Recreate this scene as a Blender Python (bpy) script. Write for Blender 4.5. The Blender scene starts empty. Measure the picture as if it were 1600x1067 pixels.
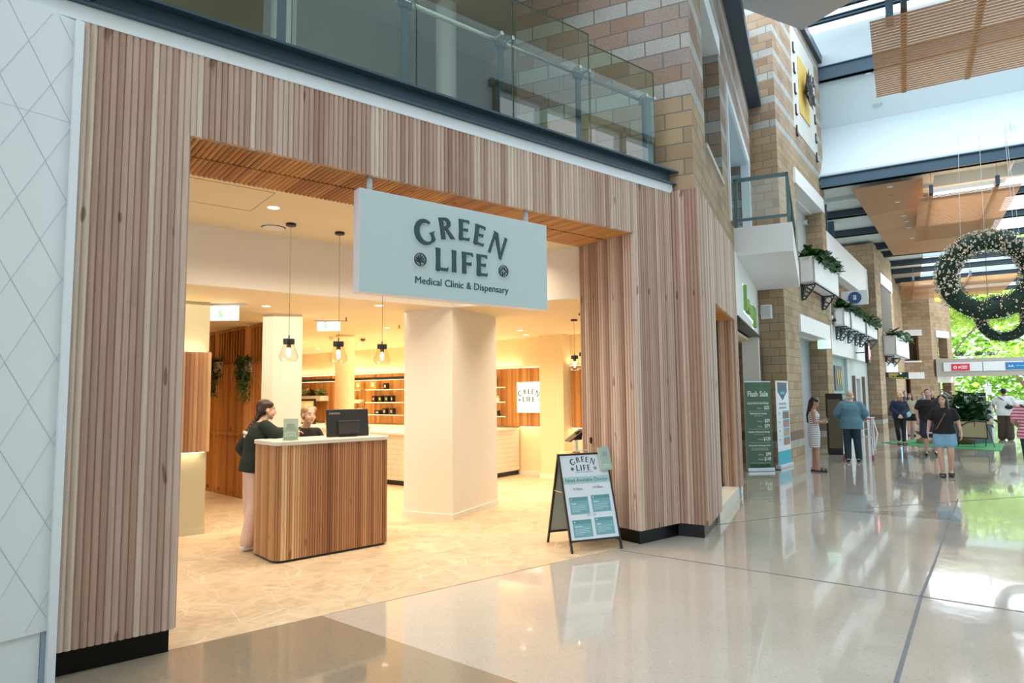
import bpy, bmesh, math, random
from mathutils import Vector, Matrix
random.seed(7)
sc = bpy.context.scene
col = sc.collection
PI = math.pi
def rad(a): return a * PI / 180

# ------------------------------------------------------------------ camera
FPX = 1019.67
PITCH, ROLL, AZ = rad(4.712), rad(-0.5895), rad(51.384)
CAMH = 1.70
A1 = rad(26.404)      # wall line of the near pier
A2 = rad(15.27)       # line of the towers down the mall
fh = Vector((math.cos(AZ), math.sin(AZ), 0)); rr = Vector((math.sin(AZ), -math.cos(AZ), 0)); zz = Vector((0, 0, 1))
fw = math.cos(PITCH) * fh + math.sin(PITCH) * zz
uu = rr.cross(fw)
r2 = math.cos(ROLL) * rr + math.sin(ROLL) * uu
u2 = -math.sin(ROLL) * rr + math.cos(ROLL) * uu
cd = bpy.data.cameras.new('camera'); cam = bpy.data.objects.new('camera', cd); col.objects.link(cam)
cd.sensor_width = 36.0; cd.sensor_fit = 'HORIZONTAL'; cd.lens = FPX / 1600 * 36.0
cd.clip_start = 0.05; cd.clip_end = 500
mw = Matrix.Identity(4)
for i in range(3):
    mw[i][0] = r2[i]; mw[i][1] = u2[i]; mw[i][2] = -fw[i]
mw[0][3] = 0; mw[1][3] = 0; mw[2][3] = CAMH
cam.matrix_world = mw
sc.camera = cam

# ------------------------------------------------------------------ world, view
w = bpy.data.worlds.new('world'); sc.world = w; w.use_nodes = True
bg = w.node_tree.nodes['Background']
bg.inputs[0].default_value = (0.80, 0.905, 1.0, 1); bg.inputs[1].default_value = 2.9
sc.view_settings.view_transform = 'Standard'; sc.view_settings.look = 'None'
sc.view_settings.exposure = 0.0; sc.view_settings.gamma = 1.0
sc.view_settings.use_curve_mapping = False
sc.cycles.use_denoising = True
sc.cycles.max_bounces = 7; sc.cycles.diffuse_bounces = 4; sc.cycles.glossy_bounces = 4
sc.cycles.transparent_max_bounces = 16; sc.cycles.caustics_reflective = False; sc.cycles.caustics_refractive = False
sc.cycles.sample_clamp_indirect = 6
WARM = (1.0, 0.74, 0.44)
SOFTW = (1.0, 0.82, 0.60)
def area_light(name, loc, sx, sy, power, color=WARM, rot=(0, 0, 0)):
    l = bpy.data.lights.new(name, 'AREA'); l.shape = 'RECTANGLE'; l.size = sx; l.size_y = sy
    l.energy = power; l.color = color
    if name.startswith('shop'): l.spread = rad(125)
    o = bpy.data.objects.new(name, l); o.location = loc; o.rotation_euler = rot; col.objects.link(o); return o
# ceiling lighting of the shop (its downlights and coves)
area_light('shop_light_entry', (3.4, 6.55, 3.56), 4.0, 0.9, 120, SOFTW)
area_light('shop_light_left', (3.3, 9.3, 2.90), 3.2, 2.0, 95, SOFTW)
area_light('shop_light_middle', (6.6, 11.0, 2.90), 3.5, 3.5, 160)
area_light('shop_light_right', (7.6, 8.2, 2.90), 2.6, 2.2, 92, SOFTW)
area_light('shop_light_back', (5.3, 15.0, 2.90), 4.5, 3.5, 230)

# daylight pouring through the mall skylights
DAY = (0.84, 0.93, 1.0)
area_light('skylight_near', (16.0, 4.6, 13.0), 6.0, 9.0, 620, DAY, (0, 0, rad(20.5)))
area_light('skylight_middle', (24.0, 6.0, 7.6), 3.5, 4.0, 260, DAY, (0, 0, rad(20.5)))
area_light('outdoor_fill_lamp', (78, 15, 30), 40, 60, 60000, (1.0, .97, .88), (0, 0, 0))  # area lamp added above the street trees to brighten their leaves
area_light('skylight_far', (37.0, 9.5, 7.6), 5.0, 7.0, 520, DAY, (0, 0, rad(20.5)))

# ------------------------------------------------------------------ materials
MATS = {}
def nodes_of(m):
    nt = m.node_tree; return nt, nt.nodes, nt.links, nt.nodes['Principled BSDF']
def mat(name, c, rough=0.5, metal=0.0, var=0.05, scale=12.0, bump=0.0, coat=0.0, emit=None, es=0.0, bscale=60, spec=None):
    if name in MATS: return MATS[name]
    m = bpy.data.materials.new(name); m.use_nodes = True
    nt, N, L, p = nodes_of(m)
    p.inputs['Roughness'].default_value = rough; p.inputs['Metallic'].default_value = metal
    if coat: p.inputs['Coat Weight'].default_value = coat; p.inputs['Coat Roughness'].default_value = 0.08
    if spec is not None: p.inputs['Specular IOR Level'].default_value = spec
    tc = N.new('ShaderNodeTexCoord'); nz = N.new('ShaderNodeTexNoise'); nz.inputs['Scale'].default_value = scale
    nz.inputs['Detail'].default_value = 4
    L.new(tc.outputs['Object'], nz.inputs['Vector'])
    mx = N.new('ShaderNodeMix'); mx.data_type = 'RGBA'
    mx.inputs[6].default_value = tuple(max(0, x * (1 - var)) for x in c[:3]) + (1,)
    mx.inputs[7].default_value = tuple(min(1, x * (1 + var)) for x in c[:3]) + (1,)
    L.new(nz.outputs['Fac'], mx.inputs[0]); L.new(mx.outputs[2], p.inputs['Base Color'])
    if bump:
        n2 = N.new('ShaderNodeTexNoise'); n2.inputs['Scale'].default_value = bscale; L.new(tc.outputs['Object'], n2.inputs['Vector'])
        b = N.new('ShaderNodeBump'); b.inputs['Strength'].default_value = bump; b.inputs['Distance'].default_value = 0.01
        L.new(n2.outputs['Fac'], b.inputs['Height']); L.new(b.outputs[0], p.inputs['Normal'])
    if emit:
        p.inputs['Emission Color'].default_value = tuple(emit) + (1,); p.inputs['Emission Strength'].default_value = es
    MATS[name] = m; return m
def math_node(N, L, op, a, b=None):
    n = N.new('ShaderNodeMath'); n.operation = op
    for i, v in enumerate((a, b)):
        if v is None: continue
        if isinstance(v, (int, float)): n.inputs[i].default_value = v
        else: L.new(v, n.inputs[i])
    return n.outputs[0]
def ramp(N, L, fac, stops, interp='LINEAR'):
    r = N.new('ShaderNodeValToRGB'); r.color_ramp.interpolation = interp
    e = r.color_ramp.elements
    while len(e) < len(stops): e.new(0.5)
    for i, (p, c) in enumerate(stops): e[i].position = p; e[i].color = tuple(c) + (1,)
    L.new(fac, r.inputs[0]); return r.outputs[0]
def timber(name, stops, pitch=0.0414, seed=0.0, rough=0.5, group=2, axis='X', grain='Z', dark=0.2):
    """vertical grained timber, a colour of its own for each flute / board"""
    m = bpy.data.materials.new(name); m.use_nodes = True
    nt, N, L, p = nodes_of(m)
    tc = N.new('ShaderNodeTexCoord'); sp = N.new('ShaderNodeSeparateXYZ'); L.new(tc.outputs['Object'], sp.inputs[0])
    x = sp.outputs[axis]
    i1 = math_node(N, L, 'FLOOR', math_node(N, L, 'DIVIDE', math_node(N, L, 'ADD', x, 0.0001), pitch))
    i2 = math_node(N, L, 'FLOOR', math_node(N, L, 'DIVIDE', math_node(N, L, 'ADD', x, 0.0001), pitch * group))
    i3 = math_node(N, L, 'FLOOR', math_node(N, L, 'DIVIDE', math_node(N, L, 'ADD', x, 0.0001), pitch * group * 4))
    def wn(i, s):
        n = N.new('ShaderNodeTexWhiteNoise'); n.noise_dimensions = '1D'
        L.new(math_node(N, L, 'ADD', i, s + seed), n.inputs['W']); return n.outputs['Value']
    f = math_node(N, L, 'ADD', math_node(N, L, 'MULTIPLY', wn(i1, 3.3), 0.28), math_node(N, L, 'MULTIPLY', wn(i2, 17.7), 0.50))
    f = math_node(N, L, 'ADD', f, math_node(N, L, 'MULTIPLY', wn(i3, 41.1), 0.22))
    c0 = ramp(N, L, f, stops)
    mp = N.new('ShaderNodeMapping')
    sc3 = {'Z': (70, 70, 2.2), 'Y': (70, 2.2, 70), 'X': (2.2, 70, 70)}[grain]
    mp.inputs['Scale'].default_value = sc3; L.new(tc.outputs['Object'], mp.inputs[0])
    cb = N.new('ShaderNodeCombineXYZ'); L.new(math_node(N, L, 'MULTIPLY', i1, 7.31), cb.inputs[1]); 
    va = N.new('ShaderNodeVectorMath'); L.new(mp.outputs[0], va.inputs[0]); L.new(cb.outputs[0], va.inputs[1])
    nz = N.new('ShaderNodeTexNoise'); nz.inputs['Scale'].default_value = 1.0; nz.inputs['Detail'].default_value = 5
    L.new(va.outputs[0], nz.inputs['Vector'])
    g = ramp(N, L, nz.outputs['Fac'], [(0.3, (1 - dark,) * 3), (0.62, (1, 1, 1))])
    mx = N.new('ShaderNodeMix'); mx.data_type = 'RGBA'; mx.blend_type = 'MULTIPLY'; mx.inputs[0].default_value = 1
    L.new(c0, mx.inputs[6]); L.new(g, mx.inputs[7])
    # rare knots
    mp2 = N.new('ShaderNodeMapping'); mp2.inputs['Scale'].default_value = {'Z': (10, 10, 3), 'Y': (10, 3, 10), 'X': (3, 10, 10)}[grain]
    L.new(tc.outputs['Object'], mp2.inputs[0])
    vo = N.new('ShaderNodeTexNoise'); vo.inputs['Scale'].default_value = 1.0; vo.inputs['Detail'].default_value = 1; L.new(mp2.outputs[0], vo.inputs['Vector'])
    k = ramp(N, L, vo.outputs['Fac'], [(0.735, (1, 1, 1)), (0.77, (0.5, 0.42, 0.38))])
    m2 = N.new('ShaderNodeMix'); m2.data_type = 'RGBA'; m2.blend_type = 'MULTIPLY'; m2.inputs[0].default_value = 1
    L.new(mx.outputs[2], m2.inputs[6]); L.new(k, m2.inputs[7]); L.new(m2.outputs[2], p.inputs['Base Color'])
    p.inputs['Roughness'].default_value = rough
    MATS[name] = m; return m
def blockwork(name, z0=5.45, light=1.0, brown=1.0):
    """400 x 200 concrete blocks; grey courses every third above z0, plinth courses"""
    m = bpy.data.materials.new(name); m.use_nodes = True
    nt, N, L, p = nodes_of(m)
    tc = N.new('ShaderNodeTexCoord'); sp = N.new('ShaderNodeSeparateXYZ'); L.new(tc.outputs['Object'], sp.inputs[0])
    sn = N.new('ShaderNodeSeparateXYZ'); L.new(tc.outputs['Normal'], sn.inputs[0])
    ax = math_node(N, L, 'GREATER_THAN', math_node(N, L, 'ABSOLUTE', sn.outputs['X']), 0.6)
    u = N.new('ShaderNodeMix'); u.data_type = 'FLOAT'; L.new(ax, u.inputs[0]); L.new(sp.outputs['X'], u.inputs[2]); L.new(sp.outputs['Y'], u.inputs[3])
    RH = 0.2045
    cb = N.new('ShaderNodeCombineXYZ'); L.new(u.outputs[0], cb.inputs[0]); L.new(math_node(N, L, 'ADD', sp.outputs['Z'], RH * 40 - 5.45), cb.inputs[1])
    bt = N.new('ShaderNodeTexBrick'); bt.offset = 0.5; bt.inputs['Scale'].default_value = 1.0
    bt.inputs['Mortar Size'].default_value = 0.008; bt.inputs['Brick Width'].default_value = 0.405; bt.inputs['Row Height'].default_value = RH
    bt.inputs['Mortar Smooth'].default_value = 0.1
    bt.inputs['Color1'].default_value = (0, 0, 0, 1); bt.inputs['Color2'].default_value = (1, 1, 1, 1); bt.inputs['Mortar'].default_value = (0.5, 0.5, 0.5, 1)
    L.new(cb.outputs[0], bt.inputs['Vector'])
    nz = N.new('ShaderNodeTexNoise'); nz.inputs['Scale'].default_value = 1.3; L.new(tc.outputs['Object'], nz.inputs['Vector'])
    def mixf(a, b, f):
        n = N.new('ShaderNodeMix'); n.data_type = 'RGBA'; L.new(f, n.inputs[0])
        for i, v in ((6, a), (7, b)):
            if isinstance(v, tuple): n.inputs[i].default_value = v + (1,)
            else: L.new(v, n.inputs[i])
        return n.outputs[2]
    s = light
    tan = ramp(N, L, bt.outputs['Color'], [(0.0, (0.37 * s, 0.255 * s, 0.145 * s)), (0.5, (0.50 * s, 0.36 * s, 0.21 * s)), (1.0, (0.44 * s, 0.33 * s, 0.22 * s))])
    brn = ramp(N, L, bt.outputs['Color'], [(0.0, (0.33 * s, 0.20 * s, 0.13 * s)), (0.5, (0.42 * s, 0.29 * s, 0.22 * s)), (1.0, (0.40 * s, 0.33 * s, 0.30 * s))])
    spk = N.new('ShaderNodeTexVoronoi'); spk.inputs['Scale'].default_value = 75; L.new(tc.outputs['Object'], spk.inputs['Vector'])
    sf = ramp(N, L, spk.outputs['Distance'], [(0.18, (0.35, 0.35, 0.36)), (0.32, (1, 1, 1))])
    row = math_node(N, L, 'FLOOR', math_node(N, L, 'DIVIDE', math_node(N, L, 'ADD', sp.outputs['Z'], -z0), RH))
    m3 = math_node(N, L, 'FLOORED_MODULO', row, 3.0)
    isg = math_node(N, L, 'MULTIPLY', math_node(N, L, 'LESS_THAN', m3, 0.5), math_node(N, L, 'GREATER_THAN', row, -0.5))
    up = math_node(N, L, 'GREATER_THAN', row, -0.5)
    base = mixf(tan, brn, math_node(N, L, 'MULTIPLY', up, brown))
    base = mixf(base, (0.50 * s, 0.50 * s, 0.46 * s), isg)
    r0 = math_node(N, L, 'FLOOR', math_node(N, L, 'DIVIDE', math_node(N, L, 'ADD', sp.outputs['Z'], RH * 40 - 5.45), RH))
    b1 = math_node(N, L, 'COMPARE', r0, 16.0)
    g1 = math_node(N, L, 'COMPARE', r0, 15.0)
    for n in N:
        if n.type == 'MATH' and n.operation == 'COMPARE': n.inputs[2].default_value = 0.2
    base = mixf(base, (0.24 * s, 0.165 * s, 0.11 * s), b1)
    base = mixf(base, (0.47 * s, 0.45 * s, 0.38 * s), g1)
    mul = N.new('ShaderNodeMix'); mul.data_type = 'RGBA'; mul.blend_type = 'MULTIPLY'; L.new(up, mul.inputs[0]); L.new(base, mul.inputs[6]); L.new(sf, mul.inputs[7])
    mo = mixf(mul.outputs[2], (0.20 * s, 0.19 * s, 0.17 * s), bt.outputs['Fac'])
    st = ramp(N, L, nz.outputs['Fac'], [(0.3, (0.86, 0.86, 0.86)), (0.7, (1.06, 1.06, 1.06))])
    m5 = N.new('ShaderNodeMix'); m5.data_type = 'RGBA'; m5.blend_type = 'MULTIPLY'; m5.inputs[0].default_value = 1; L.new(mo, m5.inputs[6]); L.new(st, m5.inputs[7])
    L.new(m5.outputs[2], p.inputs['Base Color']); p.inputs['Roughness'].default_value = 0.85
    bp = N.new('ShaderNodeBump'); bp.inputs['Strength'].default_value = 0.5; bp.inputs['Distance'].default_value = 0.006; bp.invert = True
    L.new(bt.outputs['Fac'], bp.inputs['Height']); L.new(bp.outputs[0], p.inputs['Normal'])
    MATS[name] = m; return m
def glassm(name, tint=(0.92, 0.97, 0.96), refl=1.0, ior=1.5):
    m = bpy.data.materials.new(name); m.use_nodes = True
    nt = m.node_tree; N = nt.nodes; L = nt.links; N.clear()
    out = N.new('ShaderNodeOutputMaterial'); tr = N.new('ShaderNodeBsdfTransparent'); gl = N.new('ShaderNodeBsdfGlossy')
    gl.inputs['Roughness'].default_value = 0.01; tr.inputs[0].default_value = tint + (1,)
    fr = N.new('ShaderNodeFresnel'); fr.inputs[0].default_value = ior
    ge = N.new('ShaderNodeNewGeometry'); fb = math_node(N, L, 'SUBTRACT', 1.0, ge.outputs['Backfacing'])
    mu = math_node(N, L, 'MULTIPLY', math_node(N, L, 'MULTIPLY', fr.outputs[0], refl), fb); mn = math_node(N, L, 'MINIMUM', mu, 1.0)
    mx = N.new('ShaderNodeMixShader'); L.new(mn, mx.inputs[0]); L.new(tr.outputs[0], mx.inputs[1]); L.new(gl.outputs[0], mx.inputs[2])
    L.new(mx.outputs[0], out.inputs[0]); MATS[name] = m; return m
def terrazzo(name, c, rough=0.1, spk=0.25):
    m = bpy.data.materials.new(name); m.use_nodes = True
    nt, N, L, p = nodes_of(m)
    tc = N.new('ShaderNodeTexCoord')
    v = N.new('ShaderNodeTexVoronoi'); v.inputs['Scale'].default_value = 95; L.new(tc.outputs['Object'], v.inputs['Vector'])
    f = ramp(N, L, v.outputs['Color'], [(0.0, tuple(x * (1 - spk) for x in c)), (0.25, tuple(x * 0.97 for x in c)), (0.8, c), (1.0, tuple(min(1, x * 1.12) for x in c))])
    n = N.new('ShaderNodeTexNoise'); n.inputs['Scale'].default_value = 0.9; n.inputs['Detail'].default_value = 5; L.new(tc.outputs['Object'], n.inputs['Vector'])
    g = ramp(N, L, n.outputs['Fac'], [(0.3, (0.93, 0.93, 0.93)), (0.7, (1.04, 1.04, 1.04))])
    mx = N.new('ShaderNodeMix'); mx.data_type = 'RGBA'; mx.blend_type = 'MULTIPLY'; mx.inputs[0].default_value = 1; L.new(f, mx.inputs[6]); L.new(g, mx.inputs[7])
    L.new(mx.outputs[2], p.inputs['Base Color'])
    n2 = N.new('ShaderNodeTexNoise'); n2.inputs['Scale'].default_value = 2.2; L.new(tc.outputs['Object'], n2.inputs['Vector'])
    rg = ramp(N, L, n2.outputs['Fac'], [(0.3, (rough * 0.7,) * 3), (0.7, (rough * 1.4,) * 3)]); L.new(rg, p.inputs['Roughness'])
    n3 = N.new('ShaderNodeTexNoise'); n3.inputs['Scale'].default_value = 5; L.new(tc.outputs['Object'], n3.inputs['Vector'])
    b = N.new('ShaderNodeBump'); b.inputs['Strength'].default_value = 0.05; b.inputs['Distance'].default_value = 0.02; L.new(n3.outputs['Fac'], b.inputs['Height']); L.new(b.outputs[0], p.inputs['Normal'])
    p.inputs['IOR'].default_value = 1.6; p.inputs['Coat Weight'].default_value = 0.5; p.inputs['Coat Roughness'].default_value = 0.03
    MATS[name] = m; return m
def shop_tiles(name):
    m = bpy.data.materials.new(name); m.use_nodes = True
    nt, N, L, p = nodes_of(m)
    tc = N.new('ShaderNodeTexCoord')
    v = N.new('ShaderNodeTexVoronoi'); v.feature = 'DISTANCE_TO_EDGE'; v.inputs['Scale'].default_value = 3.0; v.inputs['Randomness'].default_value = 0.75; L.new(tc.outputs['Object'], v.inputs['Vector'])
    v2 = N.new('ShaderNodeTexVoronoi'); v2.inputs['Scale'].default_value = 3.0; v2.inputs['Randomness'].default_value = 0.75; L.new(tc.outputs['Object'], v2.inputs['Vector'])
    n = N.new('ShaderNodeTexNoise'); n.inputs['Scale'].default_value = 3.5; n.inputs['Detail'].default_value = 8; n.inputs['Distortion'].default_value = 2.0; L.new(tc.outputs['Object'], n.inputs['Vector'])
    c = ramp(N, L, n.outputs['Fac'], [(0.25, (0.42, 0.315, 0.20)), (0.5, (0.55, 0.43, 0.29)), (0.75, (0.62, 0.50, 0.35))])
    sv = N.new('ShaderNodeSeparateColor'); L.new(v2.outputs['Color'], sv.inputs[0])
    g = ramp(N, L, sv.outputs[0], [(0, (0.90, 0.90, 0.90)), (1, (1.05, 1.05, 1.05))])
    mx = N.new('ShaderNodeMix'); mx.data_type = 'RGBA'; mx.blend_type = 'MULTIPLY'; mx.inputs[0].default_value = 1; L.new(c, mx.inputs[6]); L.new(g, mx.inputs[7])
    e = ramp(N, L, v.outputs['Distance'], [(0.008, (1, 1, 1)), (0.02, (0, 0, 0))])
    n5 = N.new('ShaderNodeTexNoise'); n5.inputs['Scale'].default_value = 1.7; L.new(tc.outputs['Object'], n5.inputs['Vector'])
    e2 = math_node(N, L, 'MULTIPLY', e, math_node(N, L, 'MULTIPLY', n5.outputs['Fac'], 0.7))
    m2 = N.new('ShaderNodeMix'); m2.data_type = 'RGBA'; L.new(e2, m2.inputs[0]); L.new(mx.outputs[2], m2.inputs[6]); m2.inputs[7].default_value = (0.70, 0.68, 0.64, 1)
    L.new(m2.outputs[2], p.inputs['Base Color']); p.inputs['Roughness'].default_value = 0.42
    MATS[name] = m; return m
def banded(name, ca, cb_, period, duty=0.5, axis='Z', rough=0.7, noise=0.0):
    m = bpy.data.materials.new(name); m.use_nodes = True
    nt, N, L, p = nodes_of(m)
    tc = N.new('ShaderNodeTexCoord'); sp = N.new('ShaderNodeSeparateXYZ'); L.new(tc.outputs['Object'], sp.inputs[0])
    z = sp.outputs[axis]
    if noise:
        n = N.new('ShaderNodeTexNoise'); n.inputs['Scale'].default_value = 4; L.new(tc.outputs['Object'], n.inputs['Vector'])
        z = math_node(N, L, 'ADD', z, math_node(N, L, 'MULTIPLY', n.outputs['Fac'], noise))
    f = math_node(N, L, 'FRACT', math_node(N, L, 'DIVIDE', z, period))
    t = math_node(N, L, 'LESS_THAN', f, duty)
    mx = N.new('ShaderNodeMix'); mx.data_type = 'RGBA'; L.new(t, mx.inputs[0]); mx.inputs[6].default_value = tuple(cb_) + (1,); mx.inputs[7].default_value = tuple(ca) + (1,)
    L.new(mx.outputs[2], p.inputs['Base Color']); p.inputs['Roughness'].default_value = rough
    MATS[name] = m; return m
def emitter(name, c, s):
    m = bpy.data.materials.new(name); m.use_nodes = True
    nt, N, L, p = nodes_of(m)
    p.inputs['Base Color'].default_value = (0.8, 0.8, 0.8, 1); p.inputs['Emission Color'].default_value = tuple(c) + (1,); p.inputs['Emission Strength'].default_value = s
    MATS[name] = m; return m

WOOD_DAYLIT = [(0.10, (0.31, 0.175, 0.125)), (0.30, (0.45, 0.295, 0.22)), (0.5, (0.55, 0.40, 0.32)), (0.68, (0.63, 0.49, 0.40)), (0.88, (0.75, 0.64, 0.50))]  # the pinkish cast of cool daylight is put into these timber tones
WOOD_LAMPLIT = [(0.12, (0.30, 0.11, 0.025)), (0.35, (0.43, 0.18, 0.045)), (0.6, (0.53, 0.25, 0.07)), (0.9, (0.64, 0.35, 0.12))]  # the orange of warm shop light is put into these timber tones
WOOD_DESK = [(0.15, (0.22, 0.095, 0.038)), (0.32, (0.36, 0.165, 0.075)), (0.52, (0.50, 0.26, 0.125)), (0.7, (0.62, 0.37, 0.19)), (0.88, (0.74, 0.52, 0.30))]
W_FAC = timber('fluted_timber_front', WOOD_DAYLIT, seed=5)
W_PIER = timber('fluted_timber_pier', WOOD_DAYLIT, seed=31)
W_SOF = timber('fluted_timber_soffit', WOOD_LAMPLIT, seed=3)
W_DESK = timber('desk_timber', WOOD_DESK, pitch=0.0281, seed=9, group=2)
W_INT = timber('shop_timber_wall', WOOD_LAMPLIT, pitch=0.05, seed=4)
W_SCR = timber('screen_timber', WOOD_LAMPLIT, pitch=0.11, seed=12, group=1)
W_MALL = timber('mall_timber', [(0.1, (0.30, 0.15, 0.07)), (0.5, (0.42, 0.22, 0.11)), (0.9, (0.50, 0.29, 0.16))], pitch=2.4, seed=2, group=1, axis='X', grain='Y', dark=0.12)
W_SLAT = mat('hanging_slat_timber', (0.50, 0.27, 0.13), 0.5, var=0.15, scale=3)
BRICK = blockwork('block_wall', 5.45, .84)
BRICK2 = blockwork('block_tower', 8.3, .85, 0.35)
WHITE = mat('white_paint', (0.80, 0.82, 0.83), 0.55, var=0.02, scale=2)
WPANEL = mat('white_panel', (0.74, 0.79, 0.82), 0.45, var=0.025, scale=1.5)
WSTRIP = mat('white_trim_paint', (0.76, 0.82, 0.87), 0.35, var=0.02)
CREAM = mat('cream_plaster', (0.80, 0.67, 0.44), 0.7, var=0.02, scale=2)
SHOPWHITE = mat('shop_white_plaster', (0.82, 0.77, 0.70), 0.7, var=0.015, scale=2)
CEILC = mat('bounce_warmed_ceiling', (0.80, 0.68, 0.47), 0.7, var=0.02, scale=2)  # warm bounced light is put into the ceiling colour
SAND = mat('sand_laminate', (0.50, 0.46, 0.32), 0.6, var=0.03, scale=2)
CONC = mat('pale_concrete', (0.66, 0.70, 0.73), 0.7, var=0.05, scale=2.5, bump=0.1)
GREYS = mat('grey_soffit_paint', (0.46, 0.48, 0.49), 0.7, var=0.03, scale=1)
STEEL = mat('navy_steel_paint', (0.035, 0.066, 0.095), 0.38, var=0.1, scale=3)
STEELB = mat('blue_steel_beam', (0.035, 0.085, 0.13), 0.4, var=0.1, scale=2)
TEAL = mat('teal_steel_rail', (0.08, 0.16, 0.18), 0.4, var=0.08)
BLACK = mat('black_metal', (0.012, 0.012, 0.014), 0.35, var=0.2)
BLKGLOSS = mat('black_gloss_kick', (0.003, 0.003, 0.003), 0.3, var=0.2, spec=0.25)
CHROME = mat('brushed_stainless', (0.62, 0.63, 0.64), 0.22, metal=1.0, var=0.05)
GREY = mat('mid_grey_metal', (0.30, 0.32, 0.33), 0.5)
OLIVE = mat('olive_room_paint', (0.36, 0.32, 0.22), 0.8, var=0.04, scale=1)
OLIVEC = mat('olive_ceiling_paint', (0.56, 0.53, 0.42), 0.8, var=0.03, scale=1)
SIGNC = mat('sign_pale_green', (0.50, 0.61, 0.61), 0.45, var=0.012, scale=3)
SIGNE = mat('sign_white_edge', (0.72, 0.74, 0.84), 0.4, var=0.02)
LETTER = mat('letter_deep_teal', (0.018, 0.058, 0.072), 0.45, var=0.1)
GLASS = glassm('clear_glass', (0.93, 0.97, 0.95), 1.3)
GLASSB = glassm('balustrade_glass', (0.82, 0.86, 0.78), 1.9)
BULBG = glassm('lamp_glass', (0.97, 0.93, 0.86), 2.5, 1.45)
TERR = terrazzo('terrazzo_cream', (0.50, 0.45, 0.385), 0.10)
TERRT = terrazzo('terrazzo_tan', (0.29, 0.235, 0.165), 0.10)
TERRG = terrazzo('terrazzo_grey', (0.30, 0.29, 0.25), 0.10)
JOINT = mat('grey_floor_joint', (0.14, 0.15, 0.16), 0.5)
TILEF = shop_tiles('shop_stone_tiles')
COUNTER = mat('stone_worktop', (0.62, 0.60, 0.55), 0.35, var=0.06, scale=30)
GROOVED = banded('grooved_cream_panel', (0.42, 0.36, 0.27), (0.78, 0.71, 0.60), 0.098, 0.06)
LED = emitter('led_strip_light', (1.0, 0.80, 0.50), 4.5)
DOWNL = emitter('downlight_lens_light', (1.0, 0.86, 0.66), 5.0)
EXITG = emitter('exit_sign_light', (0.72, 1.0, 0.95), 1.1)
LEAF = mat('leaf_green', (0.035, 0.11, 0.035), 0.45, var=0.5, scale=14)
LEAF2 = mat('leaf_soft_green', (0.10, 0.20, 0.07), 0.5, var=0.4, scale=14)
def leafy(name, c, c2):
    m = bpy.data.materials.new(name); m.use_nodes = True; nt, N, L, p = nodes_of(m)
    tc = N.new('ShaderNodeTexCoord'); nz = N.new('ShaderNodeTexNoise'); nz.inputs['Scale'].default_value = .9; L.new(tc.outputs['Object'], nz.inputs['Vector'])
    cc = ramp(N, L, nz.outputs['Fac'], [(.35, c), (.65, c2)]); L.new(cc, p.inputs['Base Color']); p.inputs['Roughness'].default_value = .6
    tr = N.new('ShaderNodeBsdfTranslucent'); L.new(cc, tr.inputs[0]); mx = N.new('ShaderNodeMixShader'); mx.inputs[0].default_value = .5
    L.new(p.outputs[0], mx.inputs[1]); L.new(tr.outputs[0], mx.inputs[2]); L.new(mx.outputs[0], N['Material Output'].inputs[0]); MATS[name] = m; return m
LEAFT = leafy('tree_leaf_green', (.30, .55, .08), (.62, .85, .22))
LEAFT2 = mat('tree_leaf_yellow_green', (0.66, 0.76, 0.16), 0.6, var=0.35, scale=0.9)
BARK = mat('pale_bark', (0.32, 0.25, 0.18), 0.8, var=0.2, scale=6)
SKIN = mat('skin', (0.62, 0.38, 0.28), 0.5, var=0.04, scale=20)
SKINT = mat('skin_tanned', (0.42, 0.235, 0.16), 0.5, var=0.05, scale=20)

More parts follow.
